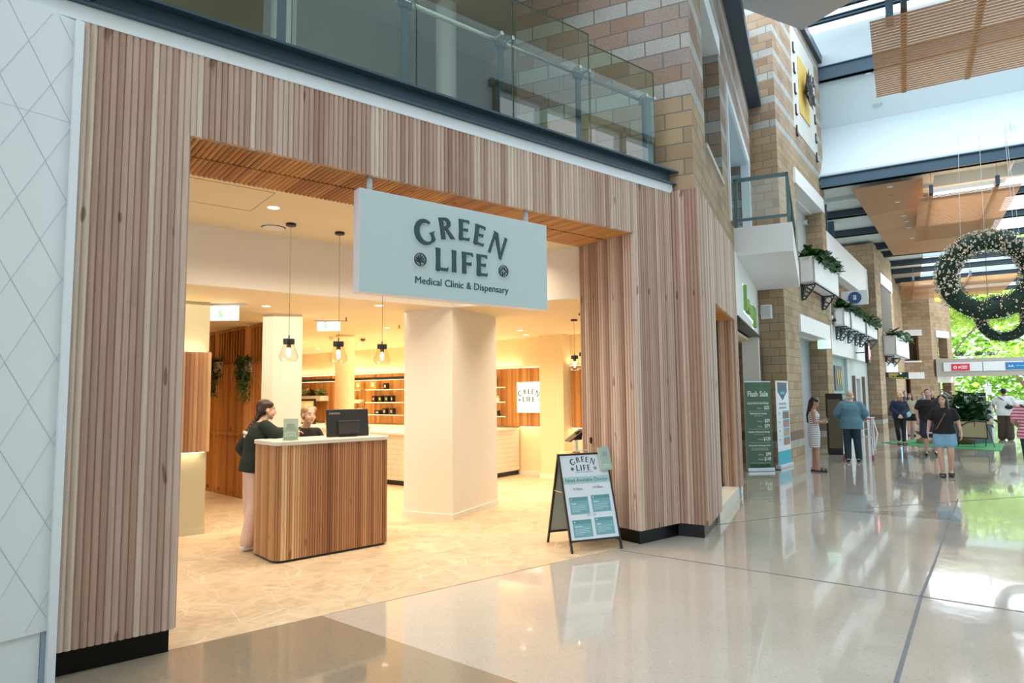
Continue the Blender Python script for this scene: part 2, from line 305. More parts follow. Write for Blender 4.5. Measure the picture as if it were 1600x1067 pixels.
# ------------------------------------------------------------------ mesh helpers
def frame(p, a):
    return Matrix.Translation(Vector((p[0], p[1], p[2] if len(p) > 2 else 0))) @ Matrix.Rotation(a, 4, 'Z')
class MB:
    def __init__(s, M=None): s.v = []; s.f = []; s.M = M or Matrix.Identity(4); s.mi = []; s.cur = 0
    def add(s, vs, fs):
        b = len(s.v); s.v += [tuple(s.M @ Vector(v)) for v in vs]; s.f += [tuple(b + i for i in f) for f in fs]; s.mi += [s.cur] * len(fs); return s
    def box(s, x0, x1, y0, y1, z0, z1):
        x0, x1 = min(x0, x1), max(x0, x1); y0, y1 = min(y0, y1), max(y0, y1); z0, z1 = min(z0, z1), max(z0, z1)
        return s.add([(x0, y0, z0), (x1, y0, z0), (x1, y1, z0), (x0, y1, z0), (x0, y0, z1), (x1, y0, z1), (x1, y1, z1), (x0, y1, z1)],
                     [(3, 2, 1, 0), (4, 5, 6, 7), (0, 1, 5, 4), (1, 2, 6, 5), (2, 3, 7, 6), (3, 0, 4, 7)])
    def prism(s, poly, z0, z1):
        n = len(poly)
        return s.add([(x, y, z0) for x, y in poly] + [(x, y, z1) for x, y in poly],
                     [tuple(range(n - 1, -1, -1)), tuple(range(n, 2 * n))] + [(i, (i + 1) % n, n + (i + 1) % n, n + i) for i in range(n)])
    def poly_y(s, poly, y0, y1):      # polygon in x,z extruded along y
        n = len(poly)
        a = sum(poly[i][0] * poly[(i + 1) % n][1] - poly[(i + 1) % n][0] * poly[i][1] for i in range(n))
        if a < 0: poly = poly[::-1]
        return s.add([(x, y0, z) for x, z in poly] + [(x, y1, z) for x, z in poly],
                     [tuple(range(n)), tuple(range(2 * n - 1, n - 1, -1))] + [(i, n + i, n + (i + 1) % n, (i + 1) % n) for i in range(n)])
    def tube(s, a, b, r, r1=None, n=10):
        a = Vector(a); b = Vector(b); r1 = r if r1 is None else r1
        d = (b - a).normalized(); e = d.orthogonal().normalized(); g = d.cross(e)
        vs = []
        for c, q in ((a, r), (b, r1)):
            for i in range(n):
                t = 2 * PI * i / n; vs.append(tuple(c + e * q * math.cos(t) + g * q * math.sin(t)))
        return s.add(vs, [tuple(range(n - 1, -1, -1)), tuple(range(n, 2 * n))] + [(i, (i + 1) % n, n + (i + 1) % n, n + i) for i in range(n)])
    def path(s, pts, r, n=8):
        for a, b in zip(pts[:-1], pts[1:]): s.tube(a, b, r, n=n)
        return s
    def lathe(s, prof, c=(0, 0, 0), n=24, cap=True):
        vs = []; fs = []
        for (r, z) in prof:
            for i in range(n):
                t = 2 * PI * i / n; vs.append((c[0] + r * math.cos(t), c[1] + r * math.sin(t), c[2] + z))
        for k in range(len(prof) - 1):
            for i in range(n):
                fs.append((k * n + i, k * n + (i + 1) % n, (k + 1) * n + (i + 1) % n, (k + 1) * n + i))
        if cap: fs += [tuple(range(n - 1, -1, -1)), tuple((len(prof) - 1) * n + i for i in range(n))]
        return s.add(vs, fs)
    def ell(s, c, r, n=12, m=8):
        vs = [(c[0], c[1], c[2] - r[2])]; fs = []
        for j in range(1, m):
            ph = -PI / 2 + PI * j / m
            for i in range(n):
                t = 2 * PI * i / n; vs.append((c[0] + r[0] * math.cos(ph) * math.cos(t), c[1] + r[1] * math.cos(ph) * math.sin(t), c[2] + r[2] * math.sin(ph)))
        vs.append((c[0], c[1], c[2] + r[2])); L_ = len(vs) - 1
        for i in range(n): fs.append((0, 1 + (i + 1) % n, 1 + i))
        for j in range(m - 2):
            for i in range(n): fs.append((1 + j * n + i, 1 + j * n + (i + 1) % n, 1 + (j + 1) * n + (i + 1) % n, 1 + (j + 1) * n + i))
        for i in range(n): fs.append((1 + (m - 2) * n + i, 1 + (m - 2) * n + (i + 1) % n, L_))
        return s.add(vs, fs)
    def quad(s, a, b, c, d): return s.add([a, b, c, d], [(0, 1, 2, 3)])
    def wall(s, u0, u1, z0, z1, v0, v1, holes=()):
        us = sorted({u0, u1} | {h[0] for h in holes} | {h[1] for h in holes}); zs = sorted({z0, z1} | {h[2] for h in holes} | {h[3] for h in holes})
        us = [u for u in us if u0 <= u <= u1]; zs = [z for z in zs if z0 <= z <= z1]
        for a, b in zip(us[:-1], us[1:]):
            run = None
            for c, d in list(zip(zs[:-1], zs[1:])) + [(None, None)]:
                hole = c is None or any(h[0] <= (a + b) / 2 <= h[1] and h[2] <= (c + d) / 2 <= h[3] for h in holes)
                if hole:
                    if run: s.box(a, b, v0, v1, run[0], run[1]); run = None
                else: run = (run[0], d) if run else (c, d)
        return s
    def build(s, name, m, parent=None, smooth=False, bevel=0.0, M=None):
        me = bpy.data.meshes.new(name); me.from_pydata(s.v, [], s.f); me.update()
        o = bpy.data.objects.new(name, me); col.objects.link(o)
        for mm in (m if isinstance(m, (list, tuple)) else [m]): me.materials.append(mm)
        if isinstance(m, (list, tuple)): me.polygons.foreach_set('material_index', s.mi)
        if smooth: me.polygons.foreach_set('use_smooth', [True] * len(me.polygons))
        if bevel:
            b = o.modifiers.new('bevel', 'BEVEL'); b.width = bevel; b.segments = 2; b.limit_method = 'ANGLE'
        if parent: o.parent = parent
        if M is not None: o.matrix_basis = M
        return o
def tag(o, label, cat, group=None, kind=None):
    o['label'] = label; o['category'] = cat
    if group: o['group'] = group
    if kind: o['kind'] = kind
    return o
def thing(name, label, cat, loc=(0, 0, 0), rz=0.0, group=None):
    o = bpy.data.objects.new(name, None); col.objects.link(o); o.location = Vector((loc[0], loc[1], loc[2] if len(loc) > 2 else 0)); o.rotation_euler = (0, 0, rz)
    o.empty_display_size = 0.1
    return tag(o, label, cat, group)
def struct(name, mb, m, M=None, smooth=False, bevel=0):
    o = mb.build(name, m, None, smooth, bevel, M); o['kind'] = 'structure'; return o
def copy_tree(o, parent=None):
    c = o.copy(); col.objects.link(c)
    if parent: c.parent = parent
    for ch in list(o.children): copy_tree(ch, c)
    return c
def flutes(name, m, L_, z0, z1, M, parent=None, n=None, pitch=0.0414, depth=0.013, thick=0.03, seg=6):
    """fluted boards: local x along, z up, rounded front to -y"""
    n = n or max(1, round(L_ / pitch)); p = L_ / n
    mb = MB(); prof = []
    for i in range(n):
        for k in range(seg):
            t = k / seg; prof.append((p * (i + t), -depth * math.sin(PI * t) ** 0.7))
    prof.append((L_, 0.0))
    N_ = len(prof); vs = [(x, y, z0) for x, y in prof] + [(x, y, z1) for x, y in prof] + [(x, thick, z0) for x, y in prof] + [(x, thick, z1) for x, y in prof]
    fs = []
    for i in range(N_ - 1):
        fs.append((i, i + 1, N_ + i + 1, N_ + i))
        fs.append((i + 1, i, 2 * N_ + i, 2 * N_ + i + 1))
        fs.append((N_ + i, N_ + i + 1, 3 * N_ + i + 1, 3 * N_ + i))
    fs += [(0, N_, 3 * N_, 2 * N_), (N_ - 1, 3 * N_ - 1, 4 * N_ - 1, 2 * N_ - 1), (2 * N_, 3 * N_, 4 * N_ - 1, 3 * N_ - 1)]
    mb.add(vs, fs)
    return mb.build(name, m, parent, M=M)
def text(name, s, size, m, parent, loc, rot=(PI / 2, 0, 0), align='CENTER', ext=0.001, sx=1.0, bold=0.0):
    cu = bpy.data.curves.new(name, 'FONT'); cu.body = s; cu.size = size; cu.align_x = align; cu.extrude = ext; cu.resolution_u = 3; cu.offset = bold
    t = bpy.data.objects.new('t', cu); col.objects.link(t)
    dg = bpy.context.evaluated_depsgraph_get(); me = bpy.data.meshes.new_from_object(t.evaluated_get(dg)); bpy.data.objects.remove(t)
    o = bpy.data.objects.new(name, me); col.objects.link(o); me.materials.clear(); me.materials.append(m)
    o.parent = parent; o.location = loc; o.rotation_euler = rot; o.scale = (sx, 1, 1); return o

# ------------------------------------------------------------------ lettering drawn as shapes
def strip(pts, th):
    """polygon strip around a centre line with a thickness per point"""
    n = len(pts); Lp = []; Rp = []
    for i in range(n):
        a = pts[max(0, i - 1)]; b = pts[min(n - 1, i + 1)]; dx, dz = b[0] - a[0], b[1] - a[1]; l = math.hypot(dx, dz) or 1
        nx, nz = -dz / l, dx / l; t = th[i] / 2
        Lp.append((pts[i][0] + nx * t, pts[i][1] + nz * t)); Rp.append((pts[i][0] - nx * t, pts[i][1] - nz * t))
    return [[Lp[i], Lp[i + 1], Rp[i + 1], Rp[i]] for i in range(n - 1)]
def arc(cx, cz, rx, rz, a0, a1, n=18): return [(cx + rx * math.cos(rad(a0 + (a1 - a0) * i / n)), cz + rz * math.sin(rad(a0 + (a1 - a0) * i / n))) for i in range(n + 1)]
def stem(x0, x1, f=0.018): return [(x0 - f, 0), (x1 + f, 0), (x1, 0.5), (x1 + f, 1), (x0 - f, 1), (x0, 0.5)]
def glyph(ch):
    if ch == 'E': return [stem(0, .2), [(.1, 0), (.58, 0), (.6, .17), (.54, .12), (.1, .12)], [(.1, .46), (.5, .44), (.5, .62), (.45, .57), (.1, .57)], [(.1, .89), (.52, .89), (.58, .84), (.57, 1), (.1, 1)]], .60
    if ch == 'F': return [stem(0, .2), [(.1, .42), (.5, .40), (.5, .58), (.45, .53), (.1, .53)], [(.1, .89), (.52, .89), (.59, .83), (.58, 1), (.1, 1)]], .60
    if ch == 'L': return [stem(0, .2), [(.1, 0), (.60, 0), (.64, .2), (.56, .13), (.1, .13)]], .62
    if ch == 'I': return [stem(0, .2)], .2
    if ch == 'N': return [[(-.02, 0), (.11, 0), (.10, .9), (0, .92)], [(.62, .1), (.72, .02), (.74, 1), (.60, 1)], [(-.03, 1), (.20, 1), (.74, -.03), (.62, -.03)]], .72
    if ch == 'R':
        a = arc(.26, .74, .24, .205, 90, -90, 12); th = [.11 + .09 * math.sin(PI * i / 12) for i in range(13)]
        return [stem(0, .2), [(.1, .89), (.27, .89), (.27, 1), (.1, 1)], [(.1, .48), (.27, .48), (.27, .59), (.1, .59)]] + strip(a, th) + [[(.24, .52), (.40, .50), (.74, 0), (.50, 0)]], .70
    if ch == 'G':
        a = arc(.46, .5, .40, .455, 42, 322, 26); th = [.09 + .15 * math.sin(PI * min(1, i / 23)) ** 1.2 for i in range(27)]
        return strip(a, th) + [[(.62, .44), (.92, .47), (.80, .40), (.82, .10), (.68, .04), (.66, .40)]], .90
def circle_ring(cx, cz, r, w_, n=28): return strip(arc(cx, cz, r, r, 0, 360, n), [w_] * (n + 1))
def logo_polys(cx=0, cz=0, k=1.0, line=0.006):
    """GREEN LIFE drawn in metres about the word LIFE's centre line"""
    out = []
    H = 0.205 * k
    for ch, x, z, rot, hh in (('G', -.41, .225, 18, .225), ('R', -.185, .293, 9, .20), ('E', .012, .309, 0, .195), ('E', .19, .286, -9, .195), ('N', .405, .218, -20, .225)):
        P, wd = glyph(ch); hk = hh * k; c, s_ = math.cos(rad(rot)), math.sin(rad(rot))
        for p in P:
            out.append([(cx + x * k + ((a - wd / 2) * hk) * c - ((b - .5) * hk) * s_, cz + z * k + ((a - wd / 2) * hk) * s_ + ((b - .5) * hk) * c) for a, b in p])
    for ch, x in (('L', -.298), ('I', -.125), ('F', -.013), ('E', .155)):
        P, wd = glyph(ch)
        for p in P: out.append([(cx + x * k + a * H, cz - .105 * k - .0 + b * H) for a, b in p])
    l = line * k
    out += circle_ring(cx - .462 * k, cz - .03 * k, .058 * k, l); out += circle_ring(cx + .472 * k, cz - .03 * k, .055 * k, l)
    for a in (90, 62, 118, 36, 144, 12, 168):
        out += strip([(cx - .462 * k, cz - .048 * k), (cx + (-.462 + .05 * math.cos(rad(a))) * k, cz + (-.048 + .066 * math.sin(rad(a)) * (1 if a == 90 else .9)) * k)], [l * .8] * 2)
    out += strip([(cx - .505 * k, cz - .055 * k), (cx - .462 * k, cz - .045 * k), (cx - .419 * k, cz - .055 * k)], [l] * 3) + strip([(cx - .462 * k, cz - .048 * k), (cx - .462 * k, cz - .085 * k)], [l * .8] * 2)
    X, Z, a_, b_ = cx + .472 * k, cz - .03 * k, .034 * k, .012 * k
    pl_ = [(X - b_, Z - a_), (X + b_, Z - a_), (X + b_, Z - b_), (X + a_, Z - b_), (X + a_, Z + b_), (X + b_, Z + b_), (X + b_, Z + a_), (X - b_, Z + a_), (X - b_, Z + b_), (X - a_, Z + b_), (X - a_, Z - b_), (X - b_, Z - b_), (X - b_, Z - a_), (X + b_, Z - a_)]
    out += strip(pl_, [l * .8] * len(pl_))
    return out
def logo(name, m, parent, cx, cz, k, y0, y1, line=0.006):
    mb = MB()
    for i, p in enumerate(logo_polys(cx, cz, k, line)): mb.poly_y(p, y0 - i * 2.5e-5, y1)
    return mb.build(name, m, parent)

# ================================================================== SETTING: floors
FACY = 4.98
o = struct('floor', MB().box(-14, 70, -14, 40, -0.3, 0.0), TERR)
struct('floor_shop', MB().prism([(-3, 5.04), (6.6, 5.04), (6.6, 5.6), (16, 10.2), (16, 24), (-3, 24)], -0.02, 0.004), TILEF)
struct('floor_tan_inlay', MB().prism([(-5, 5.04), (-5, -2), (3.66, -2), (2.101, 5.04)], -0.02, 0.002), TERRT)
struct('floor_grey_inlay', MB().prism([(9.55, 4.56), (9.95, 3.13), (10.65, 3.5)], -0.02, 0.002), TERRG)
struct('floor_grey_inlay_far', MB().prism([(17.6, 8.2), (19.0, 3.0), (40, 2.0), (40, 6.5), (25, 6.0)], -0.02, 0.002), TERRG)
struct('floor_pale_inlay_far', MB().prism([(20, 8.2), (24.0, 8.5), (34, 5.5), (30, 5.0)], -0.02, 0.003), TERR)
jm = MB()
def joint(a, b, w_=0.006):
    a = Vector(a); b = Vector(b); d = (b - a).normalized(); n = Vector((-d.y, d.x)) * w_
    jm.prism([tuple(a - n), tuple(b - n), tuple(b + n), tuple(a + n)], -0.01, 0.0035)
joint((5.457, 4.967), (6.29, 1.55)); joint((6.29, 1.55), (7.2, -2.2)); joint((3.0, .85), (4.217, 1.713), .013); joint((4.217, 1.713), (6.158, 2.262), .013); joint((6.158, 2.262), (7.383, 2.579), .011); joint((7.383, 2.579), (12, 3.8), .009)
joint((7.429, 5.103), (9.512, 4.62), .005); joint((9.512, 4.62), (13.5, 3.0), .005)
struct('floor_joints', jm, JOINT)
struct('ground_outside', MB().box(62, 140, -40, 90, -0.35, -0.01), mat('pale_paving', (0.62, 0.60, 0.54), 0.8, var=0.05))

# ================================================================== FACADE
FM = frame((0, 0), 0)
def fx(x0, x1, z0, z1, nm, n=None, m=W_FAC): 
    o = flutes(nm, m, x1 - x0, z0, z1, Matrix.Translation((x0, FACY, 0)), n=n); o['kind'] = 'structure'; return o
fx(0.378, 1.04, 0.158, 4.19, 'wall_front_pillar', 16)
fx(1.04, 5.805, 3.58, 4.19, 'wall_front_header', 115)
fx(5.805, 6.53, 0.158, 4.19, 'wall_front_right', 18)
struct('wall_front_core', MB().wall(0.375, 6.52, 0.16, 4.19, FACY + .03, FACY + .13, [(1.05, 5.80, 0, 3.585)]), mat('board_backing', (0.25, 0.15, 0.09), 0.7))
struct('baseboard_front_left', MB().box(0.385, 1.015, FACY + .04, 5.95, 0.0, 0.158), BLKGLOSS)
struct('baseboard_front_right', MB().prism([(5.84, FACY + .045), (6.55, FACY + .045), (6.66, 4.735), (7.60, 5.19), (7.55, 5.30), (6.9, 5.6), (6.7, 5.95), (5.84, 5.95)], 0.0, 0.158), BLKGLOSS)
# jambs
o = flutes('wall_front_jamb_left', W_PIER, 0.90, 0.158, 3.58, frame((1.04, FACY + .005), PI / 2), pitch=.0414); o['kind'] = 'structure'
o = flutes('wall_front_jamb_right', W_PIER, 0.895, 0.158, 3.58, frame((5.805, 5.878), -PI / 2), pitch=.0414); o['kind'] = 'structure'
struct('wall_front_left_body', MB().box(.37, 1.0, 5.1, 5.9, 0.158, 3.6), CREAM)
struct('wall_front_right_body', MB().box(5.84, 6.5, 5.1, 5.9, 0.158, 3.58), CREAM)
# soffit under the header, two fluted bands with a black shadow gap
R_s = Matrix(((1, 0, 0, 0), (0, 0, 1, 0), (0, 1, 0, 0), (0, 0, 0, 1)))
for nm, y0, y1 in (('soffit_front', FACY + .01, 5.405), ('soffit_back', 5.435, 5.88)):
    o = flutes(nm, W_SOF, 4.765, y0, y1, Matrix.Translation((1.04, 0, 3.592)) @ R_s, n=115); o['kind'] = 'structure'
struct('soffit_gap', MB().box(1.04, 5.80, 5.39, 5.45, 3.595, 3.62), BLACK)
# white band and steel channel beam above the timber
struct('trim_white_band', MB().box(-1.2, 6.555, FACY - .015, 5.5, 4.19, 4.297), WSTRIP)
bm_ = MB(); bm_.box(-1.6, 6.55, FACY + .03, FACY + .06, 4.29, 4.475)
bm_.box(-1.6, 6.63, FACY - .06, FACY + .14, 4.455, 4.475); bm_.box(-1.6, 6.60, FACY - .05, FACY + .14, 4.297, 4.315)
bm_.box(0.29, .32, FACY - .05, FACY + .04, 4.31, 4.46); bm_.box(0.37, .40, FACY - .05, FACY + .04, 4.31, 4.46)
for x in (.335,):
    for z in (4.345, 4.385, 4.425): bm_.tube((x - .015, FACY + .035, z), (x - .015, FACY + .0, z), .012); bm_.tube((x + .10, FACY + .035, z), (x + .10, FACY + .0, z), .012)
tag(bm_.build('channel_beam', STEEL), 'dark navy steel channel beam running along above the timber shopfront', 'beam')
# left white wall
LW = frame((0.375, 4.955), A2)
lw = MB(LW); lw.box(-3.0, -0.045, 0.0, 0.35, 0.312, 4.165); o = struct('wall_left', lw, WPANEL)
gm = MB(LW)
s1 = (4.084 - 3.354) / (.374); 
for k in range(-9, 6):          # rising grooves, spacing .481
    z0 = 3.354 + .481 * k
    a = (-.335 - (z0 - .33) / s1 if z0 > .33 else 0)
    u0, zz0 = -3.0, z0 + s1 * (-3.0 + .335)
    if zz0 < .33: u0, zz0 = (-.335 + (.33 - z0) / s1), .33
    u1, zz1 = -.05, z0 + s1 * (-.05 + .335)
    if zz1 > 4.15: u1, zz1 = -.335 + (4.15 - z0) / s1, 4.15
    if u1 - u0 > .02: gm.tube((u0, -.0005, zz0), (u1, -.0005, zz1), .0022, n=5)
s2 = -1.83
for k in range(-9, 14):
    z0 = 3.832 - .515 * k   # z at u=.038
    u1, za = -.05, z0 + s2 * (-.05 - .038)
    u0, zb = -3.0, z0 + s2 * (-3.0 - .038)
    if zb > 4.15: u0, zb = .038 + (4.15 - z0) / s2, 4.15
    if za < .33: u1, za = .038 + (.33 - z0) / s2, .33
    if u1 - u0 > .02 and u0 < -.05: gm.tube((u0, -.0005, zb), (u1, -.0005, za), .0022, n=5)
gm.box(-3, -.05, -.001, .001, 3.476, 3.479)
struct('wall_left_grooves', gm, mat('groove_shadow_line', (0.50, 0.57, 0.62), 0.6))
struct('baseboard_left', MB(LW).box(-3.0, -.075, .015, .35, 0.0, .312), WPANEL)
struct('trim_1', MB(LW).box(-.045, -.002, -.03, .3, 0.0, 4.165), WSTRIP)
struct('trim_2', MB(LW).box(-.072, -.045, .01, .3, 0.0, .33), mat('grey_reveal', (0.30, 0.42, 0.50), 0.5))

# near pier clad in timber: short face and long face
P0 = (6.53, FACY - .005); P1 = (6.643, 4.655)
ang = math.atan2(P1[1] - P0[1], P1[0] - P0[0]); Lp = math.hypot(P1[0] - P0[0], P1[1] - P0[1])
o = flutes('wall_pier_short_face', W_PIER, Lp, .158, 4.205, frame(P0, ang), n=8); o['kind'] = 'structure'
PM = frame(P1, A1)
o = flutes('wall_pier_long_face', W_PIER, 1.10, .158, 4.205, PM, pitch=.0414); o['kind'] = 'structure'
o = flutes('wall_pier_over_window', W_PIER, 2.27, 2.92, 4.205, PM @ Matrix.Translation((1.10, 0, 0)), pitch=.0414); o['kind'] = 'structure'
o = flutes('wall_pier_window_far_strip', W_PIER, .41, .158, 4.205, PM @ Matrix.Translation((3.37, 0, 0)), pitch=.0414); o['kind'] = 'structure'
o = flutes('wall_pier_window_jamb', W_PIER, .55, .17, 2.92, PM @ Matrix.Translation((3.37, .58, 0)) @ Matrix.Rotation(-PI / 2, 4, 'Z'), pitch=.0414); o['kind'] = 'structure'
struct('wall_pier_core', MB(PM).wall(.03, 3.76, .158, 4.2, .03, .10, [(1.1, 3.37, 0, 2.92)]).box(3.40, 3.76, .1, .6, .158, 4.2).box(.1, 1.08, .1, .5, .158, 4.2), mat('board_backing2', (0.34, 0.2, 0.11), 0.7))
o = flutes('soffit_window', W_SOF, 2.27, .0, .6, PM @ Matrix.Translation((1.10, 0, 2.932)) @ R_s, pitch=.0414); o['kind'] = 'structure'
struct('window_1_sill', MB(PM).box(1.06, 3.40, .02, .6, 0.0, .17), mat('white_sill_tile', (0.72, 0.69, 0.62), 0.35, var=.04))
struct('window_1_reveal', MB(PM).box(3.40, 3.72, .035, .10, 0.0, .158), mat('grey_reveal', (0.3, .4, .5), .4))
wg = MB(PM); wg.box(1.1, 3.36, .285, .297, .17, 2.92); struct('window_1_glass', wg, GLASS)
struct('window_1_frame', MB(PM).box(1.1, 3.36, .27, .31, .17, .185).box(1.1, 3.36, .27, .31, 2.905, 2.92).box(3.345, 3.36, .27, .31, .17, 2.92), BLACK)

# brick pier above the timber, with the two upper openings
BP = frame((6.72, 4.76), A1)
struct('wall_pier_blocks', MB(BP).wall(0, 3.72, 4.19, 11.0, 0, .75, [(1.08, 2.98, 5.18, 7.45)]).box(0, .75, .75, 2.4, 4.19, 11.0), BRICK)
struct('wall_upper_blocks', MB(BP).wall(3.72, 8.9, 4.19, 8.9, 0, .6, [(3.8, 7.9, 4.74, 7.1)]), BRICK)
struct('trim_niche_sill', MB(BP).box(1.08, 2.98, -.03, .75, 5.12, 5.20), mat('pale_stone_sill', (.5, .5, .45), .7, bump=.1))
struct('trim_niche_lintel', MB(BP).box(1.0, 3.05, -.02, .75, 7.42, 7.75), WSTRIP)
struct('trim_niche_back', MB(BP).box(1.0, 3.0, .76, .80, 5.1, 7.6), mat('dim_blue_grey_glass', (.10, .14, .17), .15))
struct('trim_door_surround', MB(BP).wall(3.72, 8.05, 4.74, 7.28, -.04, .15, [(3.84, 7.86, 4.0, 7.1)]), WSTRIP)
struct('wall_balcony_back', MB(BP).box(3.7, 8.0, .62, .7, 4.7, 7.2).box(3.8, 7.9, .0, .6, 7.08, 7.12), mat('pale_blue_wall', (.52, .62, .68), .5))
struct('trim_eave_dark', MB(BP).box(3.3, 11.0, -.3, .1, 8.9, 9.15), STEEL)
struct('ceiling_upper_white', MB(BP).box(3.3, 11.5, .0, 3.0, 9.15, 11), WHITE)

# white shopfront beyond the pier
SH = frame((6.638, 4.70), A1)
struct('wall_white_shopfront', MB(SH).wall(3.72, 9.0, 0, 4.25, -.02, .35, [(3.98, 8.55, 0, 3.05)]), WHITE)
struct('wall_shop_inner', MB(SH).box(4.6, 9.0, 1.2, 1.3, 0, 3.05).box(3.98, 9.0, .35, 1.3, 3.02, 3.1), mat('warm_cream_wall', (.75, .62, .48), .7))
area_light('shop_inner_light', tuple(SH @ Vector((6.5, .75, 2.98))), 3, .5, 25, (1, .78, .5), (0, 0, A1))
struct('trim_shop_track', MB(SH).box(3.98, 8.9, -.06, .35, 3.035, 3.06), BLACK)
gs = thing('shop_letter_sign', 'green glowing shop letters on the white wall under the balcony', 'sign', tuple((SH @ Vector((5.3, -.02, 3.3))))[:3], A1)
for i, (s_, h_) in enumerate((('l', .50), ('u', .27), ('i', .27), ('i', .27), ('n', .27), ('g', .27))):
    mb = MB()
    x = i * .38
    if s_ == 'l': mb.box(x, x + .12, -.07, -.0, 0, h_)
    elif s_ == 'u': mb.box(x, x + .09, -.07, 0, 0, h_).box(x + .2, x + .29, -.07, 0, 0, h_).box(x, x + .29, -.07, 0, 0, .09)
    elif s_ == 'i': mb.box(x + .05, x + .15, -.07, 0, 0, h_ * .8)
    elif s_ == 'n': mb.box(x, x + .09, -.07, 0, 0, h_).box(x + .2, x + .29, -.07, 0, 0, h_).box(x, x + .29, -.07, 0, h_ - .09, h_)
    else: mb.box(x, x + .09, -.07, 0, 0, h_).box(x + .2, x + .29, -.07, 0, -.15, h_).box(x, x + .29, -.07, 0, h_ - .09, h_).box(x, x + .29, -.07, 0, -.15, -.07)
    mb.build('letter', mat('green_letter', (.22, .42, .10), .4), gs)
    h2 = MB(); h2.box(x - .02, x + .31, -.0, .015, -.03 if s_ != 'g' else -.18, h_ + .03); h2.build('letter_backlight', emitter('white_backlight', (.8, .85, 1), 1.6), gs)
# balcony slab and its rail
struct('wall_balcony_slab', MB(SH).box(4.45, 9.0, -.98, .2, 4.215, 4.735), WHITE)
br = thing('balcony_rail', 'teal framed glass balcony rail on the white slab above the shopfront', 'railing', tuple(SH @ Vector((4.5, 0, 4.735))), A1)
MB().box(-.03, .03, -.95, -.9, 0, .93).box(-.03, .03, -.06, .0, 0, .93).box(-.03, .03, -.95, 0, .87, .93).box(-.02, .02, -.95, 0, .12, .17).box(0, 4.3, -.95, -.9, .87, .93).box(0, 4.3, -.94, -.91, .12, .17).box(4.25, 4.3, -.95, -.9, 0, .93).box(2.1, 2.15, -.95, -.9, 0, .93).build('frame', TEAL, br)
MB().box(-.006, .006, -.9, -.06, .17, .87).build('glass_pane', GLASS, br)
MB().box(.05, 4.25, -.931, -.919, .17, .87).build('glass_pane', GLASS, br)

# ------------------------------------------------------------------ upper floor behind the glass balustrade
struct('floor_upper', MB().prism([(-4, 5.1), (6.5, 5.1), (8.5, 9.5), (8.5, 10.6), (-4, 10.6)], 4.2, 4.44), GREYS)
struct('wall_upper_back', MB().box(-4, 6.6, 9.0, 9.15, 4.4, 8.2), OLIVE)
struct('wall_upper_back_right', MB().prism([(6.6, 9.0), (9.6, 8.2), (9.65, 8.35), (6.6, 9.15)], 4.4, 9.5), OLIVE)
struct('ceiling_upper', MB().box(-4, 6.7, 5.6, 9.2, 7.62, 7.75), OLIVEC)
struct('ceiling_upper_right', MB().prism([(6.7, 5.6), (7.6, 5.7), (10, 8.1), (6.7, 9.1)], 8.3, 8.4), mat('dark_soffit', (.17, .17, .16), .8))
struct('wall_upper_end', MB().box(-4.1, -4, 5, 9.2, 4.4, 7.8), OLIVE)
for k, (x, y) in enumerate(((2.72, 8.0), (5.17, 8.0))):
    tag(MB().lathe([(.155, 0), (.155, 3.2)], n=32).build('round_column', WHITE, smooth=False, M=Matrix.Translation((x, y, 4.44))), ['round white column left behind the upper glass balustrade', 'round white column behind the middle of the upper balustrade'][k], 'column', 'round columns upstairs')
bt_ = mat('olive_ceiling_lamp', (.7, .7, .62), .4)
def lamp_disc(x, y, z, r, lab, m=None, nm='downlight', grp=None, ring=WHITE):
    t = thing(nm, lab, 'light', (x, y, z), 0, grp)
    MB().lathe([(r, -.006), (r, 0), (r * .86, 0.002)], n=20, cap=False).build('trim_ring', ring, t)
    MB().lathe([(r * .85, -.003), (r * .85, .0)], n=20).build('lens', m or DOWNL, t); return t
for x, y, lab in ((3.9, 8.2, 'flat white ceiling lamp upstairs, left of the round column'), (4.55, 7.4, 'flat white ceiling lamp upstairs, nearest the glass')): lamp_disc(x, y, 7.6, .09, lab, m=bt_)
bal = thing('glass_balustrade', 'frameless glass balustrade with steel posts on the navy beam', 'balustrade', (0, 0, 4.475))
for x in (-.5, .6, 1.715, 2.845, 3.955, 5.065, 6.205):
    MB().box(x - .035, x + .035, 5.085, 5.105, 0, .86).box(x - .06, x + .06, 5.07, 5.12, .80, .86).build('post', STEEL, bal)
    for x_ in (x - .055, x + .085): MB().tube((x_, 4.99, .885), (x_, 5.10, .885), .022).build('clamp', CHROME, bal)
MB().tube((-1, 5.12, .875), (6.15, 5.12, .875), .024, n=14).build('handrail', CHROME, bal, smooth=True)
for a, b in ((-1.5, 0.66), (0.68, 1.76), (1.78, 2.89), (2.91, 4.02), (4.04, 5.135), (5.155, 6.27)):
    MB().box(a, b, 4.985, 4.997, .0, 1.31 if b < 6 else 1.2).build('glass_panel', GLASSB, bal)
    MB().box(b - .0, b + .006, 4.985, 4.999, 0, 1.31 if b < 6 else 1.2).box(a, b, 4.985, 4.999, 1.30 if b < 6 else 1.19, 1.306 if b < 6 else 1.196).build('glass_edge', mat('glass_edge_green', (.05, .10, .09), .2), bal)
MB().box(6.15, 6.24, 5.01, 5.05, 0, .87).build('end_post', TEAL, bal)

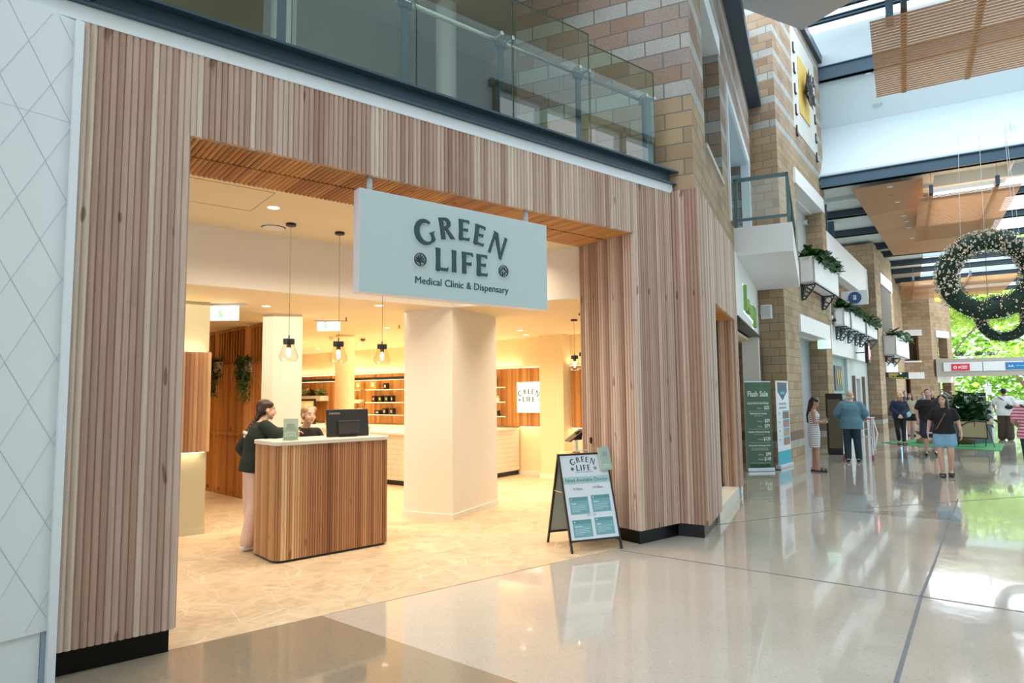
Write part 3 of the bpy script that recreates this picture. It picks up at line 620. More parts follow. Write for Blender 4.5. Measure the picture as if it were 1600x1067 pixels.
# overhead slab corner and opposite side of the mall (seen in the glass)
da, db = rad(-10.8), rad(79.2)
def at_z(px, py, z):
    d = r2 * (px - 800) + u2 * (533.5 - py) + fw * FPX
    return Vector((0, 0, CAMH)) + d * ((z - CAMH) / d.z)
def on_plane(px, py, P, a):
    d = r2 * (px - 800) + u2 * (533.5 - py) + fw * FPX; n = Vector((-math.sin(a), math.cos(a), 0)); c = Vector((0, 0, CAMH)); P = Vector((P[0], P[1], 0))
    return c + d * ((P - c).dot(n) / d.dot(n))
cp = at_z(1253, 47, 9.6)
struct('ceiling_grey_slab', MB(frame(cp, da)).prism([(0, 0), (-4.5, 0), (-4.5, -4.5), (0, -4.5)], 0, .3), GREYS)
ow = MB(frame((2, -9.5), 0)); ow.wall(4, 32, 0, 16, -.3, 0, [(x, x + 2.1, z, z + 1.9) for x in (13.0, 15.4, 17.8, 20.2, 22.6) for z in (9.2, 11.6)])
struct('wall_opposite', ow, mat('opposite_blue_wall', (.50, .66, .72), .6))
struct('wall_opposite_left', MB(frame((2, -9.5), 0)).box(-24, 4, -.3, 0, 0, 24).box(4, 34, -.3, 0, 16, 26), mat('opposite_olive_wall', (.20, .18, .13), .8))
om = MB(frame((2, -9.5), 0))
for z in (9.05, 11.25, 13.6): om.box(12.5, 25.5, .0, .2, z, z + .25)
for x in (12.7, 15.15, 17.55, 19.95, 22.35, 24.8): om.box(x, x + .22, 0, .2, 9, 13.8)
struct('trim_opposite_mullions', om, STEEL)

# ================================================================== SHOP INTERIOR
HB = 2.94; HC = 3.60
Bc = Vector((4.999, 7.613, 0)); Cc = Vector((6.235, 8.247, 0))
d1 = Vector((math.cos(A1), math.sin(A1), 0)); n1 = Vector((-math.sin(A1), math.cos(A1), 0))
struct('ceiling', MB().box(-3, 6.6, 5.86, 7.7, HC, HC + .1), CEILC)
e_ = Bc - n1 * 2.9
struct('ceiling_low', MB().prism([(-3, 7.613), (4.999, 7.613), (e_.x, e_.y), (7.2, 5.3), (17, 10), (12, 26), (-3, 24)], HB, HB + .06), CEILC)
struct('wall_bulkhead', MB().box(-3, 4.995, 7.604, 7.7, HB - .004, HC + .02).prism([(4.995, 7.604), (e_.x, e_.y), (e_.x + .1, e_.y + .05), (5.1, 7.70)], HB - .004, HC + .02), SHOPWHITE)
struct('ceiling_access_panel', MB().wall(1.25, 2.0, 6.0, 6.75, 0, .004, [(1.256, 1.994, 6.006, 6.744)]), mat('panel_gap', (.55, .47, .38), .7), M=Matrix(((1, 0, 0, 0), (0, 0, 1, 0), (0, 1, 0, HC - .004), (0, 0, 0, 1))))
# big rotated column with skirting
cm = frame((4.999 + .02, 7.613 + .01), A1); wC = 1.385; dC = .80
struct('wall_column', MB(cm).box(.0, wC, .0, dC, 0, HB + .0), SHOPWHITE)
struct('baseboard_column', MB(cm).box(-.015, wC + .015, -.015, dC + .015, 0, .085), SHOPWHITE, bevel=.004)
# left feature wall
struct('wall_feature_lower', MB().box(-1.5, 2.185, 9.0, 9.4, .08, 1.03), SAND)
struct('baseboard_feature', MB().box(-1.5, 2.19, 8.985, 9.4, 0, .08), SAND)
o = flutes('wall_feature_timber', timber('shop_timber_feature', WOOD_DESK, pitch=.05, seed=77), 3.7, 1.03, 2.29, Matrix.Translation((-1.5, 8.93, 0)), pitch=.05, thick=.45); o['kind'] = 'structure'
struct('wall_feature_upper', MB().box(-1.5, 2.185, 9.0, 9.4, 2.3, HB), SAND)
struct('led_feature', MB().box(-1.4, 2.15, 8.955, 8.985, 2.288, 2.296).box(-1.4, 2.15, 8.955, 8.985, 1.018, 1.026), LED)
area_light('cove_left_up', (1.0, 8.93, 2.32), 2.2, .05, 5, rot=(PI, 0, 0)); area_light('cove_left_down', (1.0, 8.95, 1.01), 2.2, .05, 4)
struct('wall_shop_left', MB().prism([(-.2, 9.4), (0, 9.4), (1.6, 14.2), (1.3, 14.2)], 0, HB), CREAM)
struct('wall_shop_rear_left', MB().prism([(1.3, 14.2), (3.2, 14.6), (5.2, 18.9), (6.65, 19.2), (6.6, 19.6), (1.0, 16)], 0, HB), CREAM)
# columns
struct('wall_column_left', MB().prism([(3.128, 9.85), (3.234, 9.687), (3.600, 9.534), (3.75, 9.9), (3.3, 10.15)], 0, HB), SHOPWHITE)
tag(MB().lathe([(.19, 0), (.19, HB)], n=36).build('round_column', CREAM, smooth=False, M=Matrix.Translation((5.57, 12.38, 0))), 'round cream column inside the shop between the pendant lamps', 'column')
# rear wall W : x along the wall to the right, y into the wall
WM = frame((9.015, 11.054), A2 - PI / 2)
struct('wall_back', MB(WM).box(-9.0, 2.6, .02, .2, 0, HB), CREAM)
def wflutes(a, b, nm):
    o = flutes(nm, W_INT, b - a, 1.03, 2.29, WM @ Matrix.Translation((a, -.012, 0)), pitch=.05, depth=.006); o['kind'] = 'structure'
wflutes(-8.8, .72, 'wall_back_timber'); wflutes(1.33, 2.5, 'wall_back_timber_right')
struct('led_back', MB(WM).box(-8.8, .7, -.02, .0, 2.292, 2.30).box(1.3, 2.5, -.02, 0, 2.292, 2.30).box(.02, .7, -.015, .0, 1.015, 1.024).box(1.33, 2.5, -.015, 0, 1.015, 1.024), LED)
for nm, t_, L_, z, rx, P_ in (('cove_back', -4.2, 8.5, 2.33, PI, 24), ('cove_right', 1.9, 1.2, 2.33, PI, 3), ('cove_low', 1.2, 2.4, 1.0, 0, 3)):
    o = area_light(nm, tuple(WM @ Vector((t_, -.06, z))), L_, .05, P_); o.rotation_euler = (rx, 0, A2 - PI / 2)
struct('wall_back_pier', MB(WM).box(.72, 1.30, -.28, .05, 0, HB - .0), CREAM)
struct('baseboard_back', MB(WM).box(.0, .72, -.015, .02, 0, .08).box(.705, 1.315, -.295, .0, 0, .08).box(1.3, 2.5, -.015, .02, 0, .08), SHOPWHITE)

# reception desk
def rrect(x0, x1, y0, y1, r, n=8):
    out = []
    for cx, cy, a in ((x1 - r, y0 + r, -90), (x1 - r, y1 - r, 0), (x0 + r, y1 - r, 90), (x0 + r, y0 + r, 180)):
        for k in range(n + 1): out.append((cx + r * math.cos(rad(a + 90 * k / n)), cy + r * math.sin(rad(a + 90 * k / n))))
    return out
desk = thing('reception_desk', 'free-standing reception desk clad in vertical timber slats with a stone top', 'desk', (2.345, 6.85, 0), rad(3.0))
DW, DD, DH = 1.34, .66, 1.20
# slatted outline: perimeter walk, grooves between slats
def slat_wrap(path, z0, z1, pitch, g=.006):
    pts = []; 
    seg = [(Vector(path[i]), Vector(path[(i + 1) % len(path)])) for i in range(len(path))]
    tot = sum((b - a).length for a, b in seg); n = round(tot / pitch); p = tot / n
    def at(s):
        for a, b in seg:
            l = (b - a).length
            if s <= l + 1e-9: d = (b - a).normalized(); return a + d * s, Vector((d.y, -d.x))
            s -= l
        return seg[-1][1], Vector((0, 0))
    prof = []
    for i in range(n):
        for f_, o_ in ((.0, 0), (.12, .006), (.5, .008), (.88, .006)):
            q, nn = at(p * (i + f_)); prof.append(tuple(q + nn * o_))
    return prof, p
path = rrect(0, DW, 0, DD, .10)
prof, pp = slat_wrap(path, .03, DH, .0281)
# unwrap colour: object X is used by the material, so side faces get a second timber slot driven by Y
W_DESKY = timber('desk_timber_side', [(0.12, (0.34, 0.15, 0.05)), (0.4, (0.48, 0.25, 0.10)), (0.7, (0.56, 0.33, 0.16)), (0.95, (0.62, 0.40, 0.22))], pitch=.0281, seed=21, axis='Y')
n_ = len(prof); mb = MB(); mb.v = [(x, y, .03) for x, y in prof] + [(x, y, DH) for x, y in prof]
for i in range(n_):
    j = (i + 1) % n_; a, b = prof[i], prof[j]; mb.f.append((i, j, n_ + j, n_ + i)); mb.mi.append(1 if (a[0] + b[0]) / 2 < .05 or (a[0] + b[0]) / 2 > DW - .05 else 0)
mb.f.append(tuple(range(n_, 2 * n_))); mb.mi.append(0)
mb.build('slatted_body', [W_DESK, W_DESKY], desk)
MB().prism(rrect(.02, DW - .02, .02, DD - .02, .09), 0, .03).build('plinth', BLACK, desk)
MB().prism(rrect(-.018, DW + .018, -.018, DD + .018, .11), DH, DH + .042).build('stone_top', COUNTER, desk, bevel=.004)
DT = DH + .042
def desk_pt(x, y, z): return Matrix.Translation((2.345, 6.85, 0)) @ Matrix.Rotation(rad(3), 4, 'Z') @ Vector((x, y, z))

# all in one computer, seen from behind
mp_ = desk_pt(.93, .24, DT)
mo = thing('desktop_computer', 'black all-in-one computer seen from behind on the reception desk', 'computer', mp_, rad(-8))
TL = Matrix.Rotation(rad(-9), 4, 'X')
MB(TL).box(-.245, .245, -.012, .02, .005, .32).build('screen_shell', mat('black_plastic', (.016, .014, .014), .35), mo, bevel=.006)
MB(TL).box(-.12, .13, -.035, -.012, .03, .17).box(-.125, .135, -.04, -.012, .165, .185).build('rear_housing', mat('dark_brown_plastic', (.03, .024, .02), .3), mo, bevel=.004)
MB().box(-.10, .10, -.02, .12, 0, .012).build('stand', BLACK, mo)
MB(TL).box(-.235, .235, .0205, .022, .02, .31).build('screen', mat('screen_glass_dark', (.02, .03, .05), .1), mo)
t_ = text('maker_name', 'Lenovo', .042, mat('silver_print', (.35, .33, .30), .4), mo, (-.215, -.022, .258), rot=(PI / 2 + rad(-9) * 0 + rad(-0), 0, 0), align='LEFT')
t_.matrix_basis = TL @ Matrix.Translation((-.215, -.0135, .262)) @ Matrix.Rotation(PI / 2, 4, 'X')
# brochure holder
bh = thing('brochure_holder', 'clear brochure holder with pale green leaflets on the desk corner', 'brochure holder', desk_pt(.185, .10, DT), rad(-30))
MB().box(-.075, .075, .0, .02, .01, .235).build('leaflets', mat('pale_green_leaflet', (.42, .53, .46), .6), bh)
MB().wall(-.085, .085, 0, .12, -.012, -.008).box(-.085, -.08, -.012, .03, 0, .12).box(.08, .085, -.012, .03, 0, .12).box(-.085, .085, -.012, .04, 0, .006).build('clear_tray', GLASS, bh)
lw_ = mat('leaflet_white_ink', (.72, .78, .74), .6); ld_ = mat('leaflet_dark_ink', (.20, .30, .27), .6)
logo('logo_print', lw_, bh, 0, .055, .11, -.0125, -.0118, .02)
for i, (s_, z) in enumerate((('MEDICAL', .165), ('CLINIC &', .145), ('DISPENSARY', .125))): text('print', s_, .02, ld_, bh, (0, -.0008, z))

# pendant lamps
def pendant(x, y, zl, lab, ztop=HC):
    t = thing('pendant_lamp', lab, 'lamp', (x, y, ztop), 0, 'glass pendant lamps')
    MB().lathe([(.055, -.028), (.055, 0)], n=24).build('canopy', BLACK, t, bevel=.003)
    MB().tube((0, 0, -.02), (0, 0, zl - ztop + .26), .0028, n=6).build('cord', mat('dark_cord', (.09, .075, .05), .6), t)
    z0 = zl - ztop
    MB().lathe([(.0, .265), (.006, .262), (.008, .225), (.058, .222), (.060, .218), (.060, .168), (.058, .165)], n=28, cap=False).build('cap', BLACK, t, M=Matrix.Translation((0, 0, z0)))
    MB().lathe([(.052, .17), (.060, .14), (.075, .095), (.098, .035), (.100, .02), (.082, -.012), (.072, -.018)], n=28).build('glass_shade', BULBG, t, smooth=False, M=Matrix.Translation((0, 0, z0)))
    MB().lathe([(.024, .125), (.024, .165)], n=16).build('socket', mat('bronze_socket', (.20, .12, .05), .3, metal=.8), t, M=Matrix.Translation((0, 0, z0)))
    MB().ell((0, 0, .075), (.021, .021, .055), 16, 12).build('bulb', emitter('bulb_filament_light', (1, .74, .40), 14), t, smooth=True, M=Matrix.Translation((0, 0, z0)))
    return t
pendant(2.50, 6.99, 2.11, 'leftmost glass pendant lamp with a black cap above the desk')
pendant(3.085, 7.035, 2.11, 'glass pendant lamp second from the left, above the seated receptionist')
pendant(3.72, 7.20, 2.115, 'glass pendant lamp hanging right of the computer, beside the big column')
pL = at_z(898, 567, 2.22); pendant(pL.x, pL.y, 2.12, 'glass pendant lamp at far right beside the timber jamb', HB)
pL2 = at_z(911, 563, 2.22); pendant(pL2.x, pL2.y, 2.12, 'glass pendant lamp half hidden by the timber jamb at far right', HB)
# ceiling fittings
lamp_disc(2.14, 6.486, HC, .062, 'round downlight in the high ceiling over the desk')
av = thing('ceiling_air_vent', 'round white air diffuser in the high shop ceiling', 'vent', (2.40, 7.257, HC))
MB().lathe([(.155, 0), (.15, -.006), (.135, -.004)], n=32, cap=False).build('rim', SHOPWHITE, av); MB().lathe([(.118, -.014), (.118, -.008)], n=32).build('plate', SHOPWHITE, av); MB().lathe([(.130, -.003), (.120, -.002)], n=32).build('gap', mat('dark_gap', (.12, .1, .08), .7), av)
for (px, py, lab) in ((416, 478, 'downlight in the low ceiling left of the leftmost pendant'), (592, 477, 'downlight in the low ceiling just under the hanging sign'), (604, 512, 'downlight in the low ceiling left of the big column'), (561, 538, 'small distant downlight above the round column'), (497, 545, 'small distant downlight left of the round column'), (813, 516, 'nearer downlight in the low ceiling right of the big column'), (822, 523, 'farther downlight in the low ceiling right of the big column')):
    p_ = at_z(px, py, HB); lamp_disc(p_.x, p_.y, HB, .062, lab)
for (px, py, lab) in ((567, 527, 'small dome camera on the low ceiling right of the round column'), (519, 526, 'small dome camera on the low ceiling left of the round column')):
    p_ = at_z(px, py, HB); t = thing('dome_camera', lab, 'camera', p_)
    MB().lathe([(.07, -.03), (.07, 0)], n=20).build('base', SHOPWHITE, t); MB().ell((0, 0, -.04), (.055, .055, .05)).build('dome', mat('smoked_dome', (.08, .07, .06), .15) if 'right' in lab else SHOPWHITE, t, smooth=True)
for (px, py) in ((541, 496), (624, 508)):
    p_ = at_z(px, py, HB); t = thing('sprinkler_head', 'small brass sprinkler head on the ceiling ' + ('above the second exit sign' if px < 600 else 'left of the big column'), 'sprinkler', p_)
    MB().tube((0, 0, 0), (0, 0, -.05), .012).build('pipe', mat('dull_brass', (.3, .24, .15), .4, metal=.7), t); MB().lathe([(.03, -.06), (.03, -.052)], n=12).build('deflector', mat('dull_brass', (.3, .24, .15), .4), t)
def exit_sign(px0, px1, py0, py1, depth_y, lab):
    k = depth_y / FPX
    c = cam.matrix_world @ Vector(((((px0 + px1) / 2 - 800) * k), (533.5 - (py0 + py1) / 2) * k, -depth_y))
    wd, hh = (px1 - px0) * k, (py1 - py0) * k
    t = thing('exit_sign', lab, 'sign', (c.x, c.y, HB), AZ - PI / 2)
    z = c.z - HB
    MB().box(-wd * .6, wd * .75, -.04, .04, -.02, 0).build('ceiling_mount', mat('light_grey_plastic', (.6, .62, .62), .5), t)
    MB().box(-wd / 2, wd / 2, -.008, .008, z - hh / 2, min(-.02, z + hh / 2)).build('lit_panel', EXITG, t)
    pm = mat('pale_green_print', (.35, .75, .62), .5)
    f = MB(); s = hh * .5
    f.ell((-.05 * wd / .35, -.0095, z + s * .55), (s * .16, .001, s * .16)); f.box(-.08 * wd / .35, -.03 * wd / .35, -.0095, -.0085, z - s * .1, z + s * .35)
    f.box(-.13 * wd / .35, -.06 * wd / .35, -.0095, -.0085, z - s * .45, z - s * .3); f.box(-.06 * wd / .35, -.02 * wd / .35, -.0095, -.0085, z - s * .6, z - s * .05); f.build('running_figure', pm, t)
    return t
exit_sign(329, 373, 478, 501, 8.6, 'pale green lit exit sign near the timber screens')
exit_sign(496, 531, 499, 517, 10.6, 'pale green lit exit sign between the first two pendants')

# timber batten screens with planters
def screen(p, a, L_, lab, z1=2.93, mid=2.28):
    t = thing('batten_screen', lab, 'screen', (p[0], p[1], 0), a, 'timber batten screens')
    n = max(3, round(L_ / .11)); s = L_ / n
    b = MB()
    for i in range(n + 1): b.box(i * s - .018, i * s + .018, -.05, .05, .05, z1)
    b.build('battens', W_SCR, t)
    for z in (0.0, 1.05, mid - .02, z1 - .04): MB().box(-.03, L_ + .03, -.055, .055, z, z + .045).build('rail', W_SCR, t)
    MB().box(.02, L_ - .02, .055, .07, mid, z1).build('backing_board', mat('amber_board', (.42, .21, .06), .5), t)
    return t
screen((3.255, 13.32), -1.45, .38, 'narrow timber batten screen at the left, nearest the feature wall')
screen((3.315, 12.78), math.atan2(11.66 - 12.78, 3.455 - 3.315), 1.13, 'wide middle timber batten screen left of the standing woman')
screen((3.49, 11.46), -1.46, .58, 'timber batten screen at the right, behind the standing woman')
def leaf_quads(mb, c, n, spread, size, droop=0.0, rng=random):
    for _ in range(n):
        x, y, z = c[0] + rng.gauss(0, spread[0]), c[1] + rng.gauss(0, spread[1]), c[2] + rng.gauss(0, spread[2])
        a = rng.uniform(0, 2 * PI); t = rng.uniform(-.9, .6) - droop; s = size * rng.uniform(.6, 1.3)
        d = Vector((math.cos(a) * math.cos(t), math.sin(a) * math.cos(t), math.sin(t))); e = d.cross(Vector((0, 0, 1))).normalized() * s * .35; d = d * s
        p = Vector((x, y, z)); up = Vector((0, 0, s * .08))
        mb.add([tuple(p), tuple(p + d * .45 - e + up), tuple(p + d), tuple(p + d * .45 + e + up)], [(0, 1, 2, 3)])
def trailing(p, lab, L_=.75):
    t = thing('trailing_plant', lab, 'plant', p, 0, 'trailing plants on the timber screens')
    MB().box(-.09, .09, -.09, .09, -.2, 0).build('pot', SHOPWHITE, t)
    mb = MB(); rng = random.Random(int(p[1] * 10))
    for k in range(16):
        x, y = -.08 + rng.uniform(-.10, .06), rng.uniform(-.12, .1); ln = L_ * rng.uniform(.4, 1)
        m = 16
        for i in range(m): leaf_quads(mb, (x + .02 * math.sin(i), y, .06 - ln * i / m), 5, (.025, .025, .02), .055, .4, rng)
    tag_ = mb.build('foliage', LEAF2, t); return t
sp1 = on_plane(345, 572, (3.315, 12.78), -1.5); sp2 = on_plane(388, 566, (3.55, 11.5), -1.5)
trailing((3.245, 12.68, 2.36), 'trailing green plant in a white pot on the left screen gap')
trailing((3.42, 11.50, 2.34), 'trailing green plant in a white pot nearer the standing woman', .85)

# long counter and wall shelves
def W3(t, y, z): return tuple(WM @ Vector((t, y, z)))
ct = thing('dispensary_counter', 'long cream counter with grooved front below the product shelves', 'counter', W3(-4, -1.35, 0), A2 - PI / 2)
MB().box(-3.0, 4.0, -1.35, 1.33, .1, .96).build('grooved_cabinet', GROOVED, ct)
MB().box(-3.0, 4.02, -1.38, 1.33, .96, 1.0).build('worktop', mat('cream_worktop', (.78, .72, .62), .35), ct)
MB().box(-3.0, 3.96, -1.30, 1.33, 0, .1).build('plinth', BLACK, ct)
def shelf(t0, t1, z, lab):
    t = thing('glass_shelf', lab, 'shelf', W3((t0 + t1) / 2, 0, z), A2 - PI / 2, 'glass shelves on the timber wall')
    h = (t1 - t0) / 2
    MB().box(-h, h, -.25, -.01, -.012, 0).build('glass_board', GLASS, t)
    MB().box(-h, h, -.256, -.25, -.016, .002).build('edge_glow', emitter('green_glass_edge_glow', (.35, .95, .45), .55), t); return t  # green glass edge made to glow by emission; the shelf has no lamp
rows = (('top', 1.88), ('middle', 1.56), ('lowest', 1.25))
for nm, z in rows:
    shelf(-5.30, -4.88, z, nm + ' short glass shelf right of the round column')
    shelf(-4.68, -3.3, z, nm + ' long glass shelf left of the big column')
    shelf(-1.2, -.19, z, nm + ' glass shelf right of the big column, beside the lit sign')
pk = mat('black_carton', (.015, .013, .012), .5); kr = mat('kraft_carton', (.58, .33, .08), .6); wh = mat('white_carton', (.80, .74, .62), .5)
lblw = mat('white_label', (.8, .8, .76), .5)
def carton(t, z, w_, h, m, lab, lc=None, grp=None, nm='product_box', y=-.14):
    o = thing(nm, lab, 'box', W3(t, y, z), A2 - PI / 2, grp)
    MB().box(-w_ / 2, w_ / 2, -.05, .05, 0, h).build('carton', m, o)
    if lc: MB().box(-w_ * .22, w_ * .22, -.052, -.05, h * .3, h * .7).build('printed_label', mat('label_%d%d%d' % tuple(int(c * 99) for c in lc), lc, .5), o)
def tt(px): # wall coordinate of a picture column on the shelves
    v = WM.inverted() @ on_plane(px, 620, (9.015, 11.054), A2 - PI / 2); return v.x
carton(tt(568), 1.88, .22, .25, kr, 'kraft box with a white label on the top shelf, nearest the round column', (.8, .8, .75), 'kraft boxes')
carton(tt(591), 1.88, .24, .26, kr, 'kraft box with a white label on the top shelf above the computer', (.8, .8, .75), 'kraft boxes')
carton(tt(610), 1.88, .11, .16, pk, 'single black carton on the top shelf', (.7, .7, .7))
for px, lc, d in ((592, (.7, .3, .15), 'orange'), (602, (.7, .55, .1), 'yellow'), (612, (.2, .5, .15), 'green'), (620.5, (.6, .6, .6), 'grey')):
    carton(tt(px), 1.56, .12 if d != 'grey' else .07, .165, pk, 'black carton with a %s mark on the middle shelf' % d, lc, 'black cartons')
for px, w_, h, d in ((598, .18, .11, 'low wide black carton on the lowest shelf'), (609, .12, .16, 'black carton on the lowest shelf, in the middle'), (620, .12, .16, 'black carton on the lowest shelf, nearest the big column')):
    carton(tt(px), 1.25, w_, h, pk, d, (.5, .4, .4), 'black cartons')
carton(tt(565), 1.56, .10, .07, wh, 'low white carton left on the middle short shelf', grp='white cartons'); carton(tt(570.5), 1.56, .10, .07, wh, 'low white carton right on the middle short shelf', grp='white cartons'); carton(tt(558), 1.56, .07, .16, wh, 'tall white carton on the middle shelf beside the round column')
carton(tt(559), 1.25, .13, .15, wh, 'white carton on the lowest short shelf beside the round column'); carton(tt(569.5), 1.25, .13, .15, wh, 'white carton on the lowest short shelf just above the computer')
carton(-.62, 1.88, .17, .26, kr, 'kraft bag box with a white label right of the big column', (.8, .8, .75))
bt1 = thing('small_bottle', 'small clear bottle on the middle shelf right of the big column', 'bottle', W3(-.48, -.14, 1.56)); MB().lathe([(.045, 0), (.045, .07), (.015, .09), (.015, .13)], n=14).build('body', lblw, bt1)
bt2 = thing('small_jar', 'small black jar on the lowest shelf right of the big column', 'jar', W3(-.47, -.14, 1.25)); MB().lathe([(.055, 0), (.055, .06), (.03, .07), (.045, .09), (.045, .12)], n=14).build('body', pk, bt2)
lr = thing('linear_wall_lamp', 'long black linear lamp along the top of the product shelves', 'lamp', W3(-6, -.3, 2.12), A2 - PI / 2)
MB().box(-3, 3.4, -.03, .03, 0, .07).build('housing', BLACK, lr); MB().box(-3, 3.4, -.02, .02, -.006, 0).build('diffuser', LED, lr)
for x in (-1.4, .1, 1.6, 2.8): MB().tube((x, 0, .07), (x, 0, .82), .004, n=5).build('hanger', SHOPWHITE, lr)
# white planter box on wall
pb = thing('wall_planter', 'white wall planter box of succulents behind the receptionist', 'planter', W3(-7.15, -.16, 1.60), A2 - PI / 2)
MB().box(-.85, .70, -.13, .15, 0, .14).build('box', SHOPWHITE, pb)
for i, (x, c_) in enumerate(((-.7, (.25, .40, .12)), (-.42, (.66, .60, .36)), (-.1, (.50, .55, .28)), (.18, (.10, .06, .04)), (.5, (.24, .36, .16)))):
    mb = MB(); leaf_quads(mb, (x, 0, .2), 110, (.07, .05, .04), .09, -.4, random.Random(i)); mb.build('succulent', mat('succulent_%d' % i, c_, .6, var=.3), pb)
# mirror / poster panel and gin bottle
mr = thing('framed_mirror', 'framed cream panel leaning behind the receptionist', 'mirror', W3(-6.55, -.75, 1.0), A2 - PI / 2)
MB().box(-.55, .50, -.02, .02, 0, .66).build('frame', BLACK, mr); MB().box(-.50, .45, -.025, -.02, .04, .60).build('panel', mat('cream_panel', (.62, .52, .32), .3), mr)
gb = thing('glass_bottle', 'clear glass bottle with a green label between receptionist and computer', 'bottle', tuple(on_plane(513, 650, (5.2, 11.5), 0).xy) + (1.0,))
gbz = on_plane(513, 667, (5.2, 11.5), 0).z
gb.location.z = gbz
MB().lathe([(.055, 0), (.055, .15), (.02, .18), (.02, .23)], n=18).build('bottle_body', BULBG, gb); MB().lathe([(.057, .03), (.057, .12)], n=18, cap=False).build('bottle_label', mat('green_white_label', (.55, .68, .45), .5), gb); MB().lathe([(.024, .22), (.024, .25)], n=12).build('bottle_cap', lblw, gb)
sc_ = thing('side_cabinet', 'cream side cabinet behind the reception desk', 'cabinet', (5.3, 11.55, 0), 0)
MB().box(-.7, .35, -.15, .35, 0, gbz - .03).build('body', GROOVED, sc_); MB().box(-.72, .37, -.17, .35, gbz - .03, gbz).build('top', mat('cream_worktop', (.78, .72, .62), .35), sc_)
# lit wall sign
ls = thing('lit_wall_sign', 'square white lit shop sign on the timber back wall', 'sign', W3(.315, -.03, 1.33), A2 - PI / 2)
MB().box(-.32, .32, -.05, .0, 0, .65).build('lightbox', emitter('sign_light_panel', (1, 1, .96), .95), ls)
logo('logo_print', mat('dark_green_ink', (.05, .13, .10), .5), ls, 0, .285, .54, -.053, -.0505, .010)
MB().box(-.27, .27, -.0515, -.0505, .17, .173).build('rule_line', mat('light_grey_ink', (.5, .55, .52), .5), ls)
# round table and tablet stand beside the jamb
tp = at_z(899, 707, .78)
rt = thing('round_table', 'round timber table with a tablet stand beside the right timber jamb', 'table', (tp.x, tp.y, 0))
MB().lathe([(.30, 0), (.31, .012), (.31, .028), (.30, .035)], n=32).build('tabletop', mat('light_oak_top', (.62, .40, .18), .4), rt, M=Matrix.Translation((0, 0, .745))); MB().tube((0, 0, .02), (0, 0, .75), .03).build('pedestal', BLACK, rt); MB().lathe([(.22, 0), (.22, .02)], n=24).build('foot', BLACK, rt)
ts = thing('tablet_stand', 'black tablet tilted on a stand on the round table', 'tablet', (tp.x + .02, tp.y, .78), -.4)
MB().tube((0, 0, .0), (0, 0, .24), .025).build('post', CHROME, ts); MB().lathe([(.06, 0), (.06, .012)], n=16).build('foot', BLACK, ts)
MB(Matrix.Translation((0, 0, .27)) @ Matrix.Rotation(rad(-35), 4, 'Y')).box(-.17, .15, -.12, .12, 0, .02).build('tablet', BLACK, ts); MB().add([(-.05, -.05, .2), (.08, -.05, .2), (.08, .05, .2), (-.05, .05, .2), (0, -.05, .33), (.10, -.05, .36), (.10, .05, .36), (0, .05, .33)], [(3, 2, 1, 0), (4, 5, 6, 7), (0, 1, 5, 4), (1, 2, 6, 5), (2, 3, 7, 6), (3, 0, 4, 7)]).build('bracket', BLACK, ts)
tag(MB().box(5.775, 5.80, 5.70, 5.725, 1.105, 1.175).build('door_latch', BLACK), 'small black latch plate on the right timber jamb', 'latch')

# ------------------------------------------------------------------ hanging sign
hs = thing('hanging_sign', 'pale green hanging shop sign reading GREEN LIFE below the timber header', 'sign', (2.356, 4.98, 2.57))
SW, SHt = 2.095, .885
MB().box(0.004, SW - .004, -.001, .02, .004, SHt - .004).build('front_panel', SIGNC, hs)
MB().box(0, SW, .0, .112, 0, SHt).build('box_body', SIGNE, hs)
for x in (.115, 1.86): MB().tube((x, .055, SHt), (x, .055, 1.02), .026, n=16).build('hanging_rod', mat('pale_grey_rod', (.55, .63, .63), .4), hs, smooth=True)
white_halo = mat('letter_white_edge', (.85, .9, .93), .4)
lo = logo('raised_lettering', LETTER, hs, 3.40 - 2.356, 2.94 - 2.57, 1.0, -.014, -.001)
mb = MB()
for p in logo_polys(3.40 - 2.356, 2.94 - 2.57, 1.0, .012): mb.poly_y([(a - .008, b - .006) for a, b in p], -.004, -.0012)
mb.build('lettering_edge', white_halo, hs)
tx = text('tagline', 'Medical Clinic & Dispensary', .093, LETTER, hs, (3.41 - 2.356, -.002, 2.695 - 2.57), ext=.003)
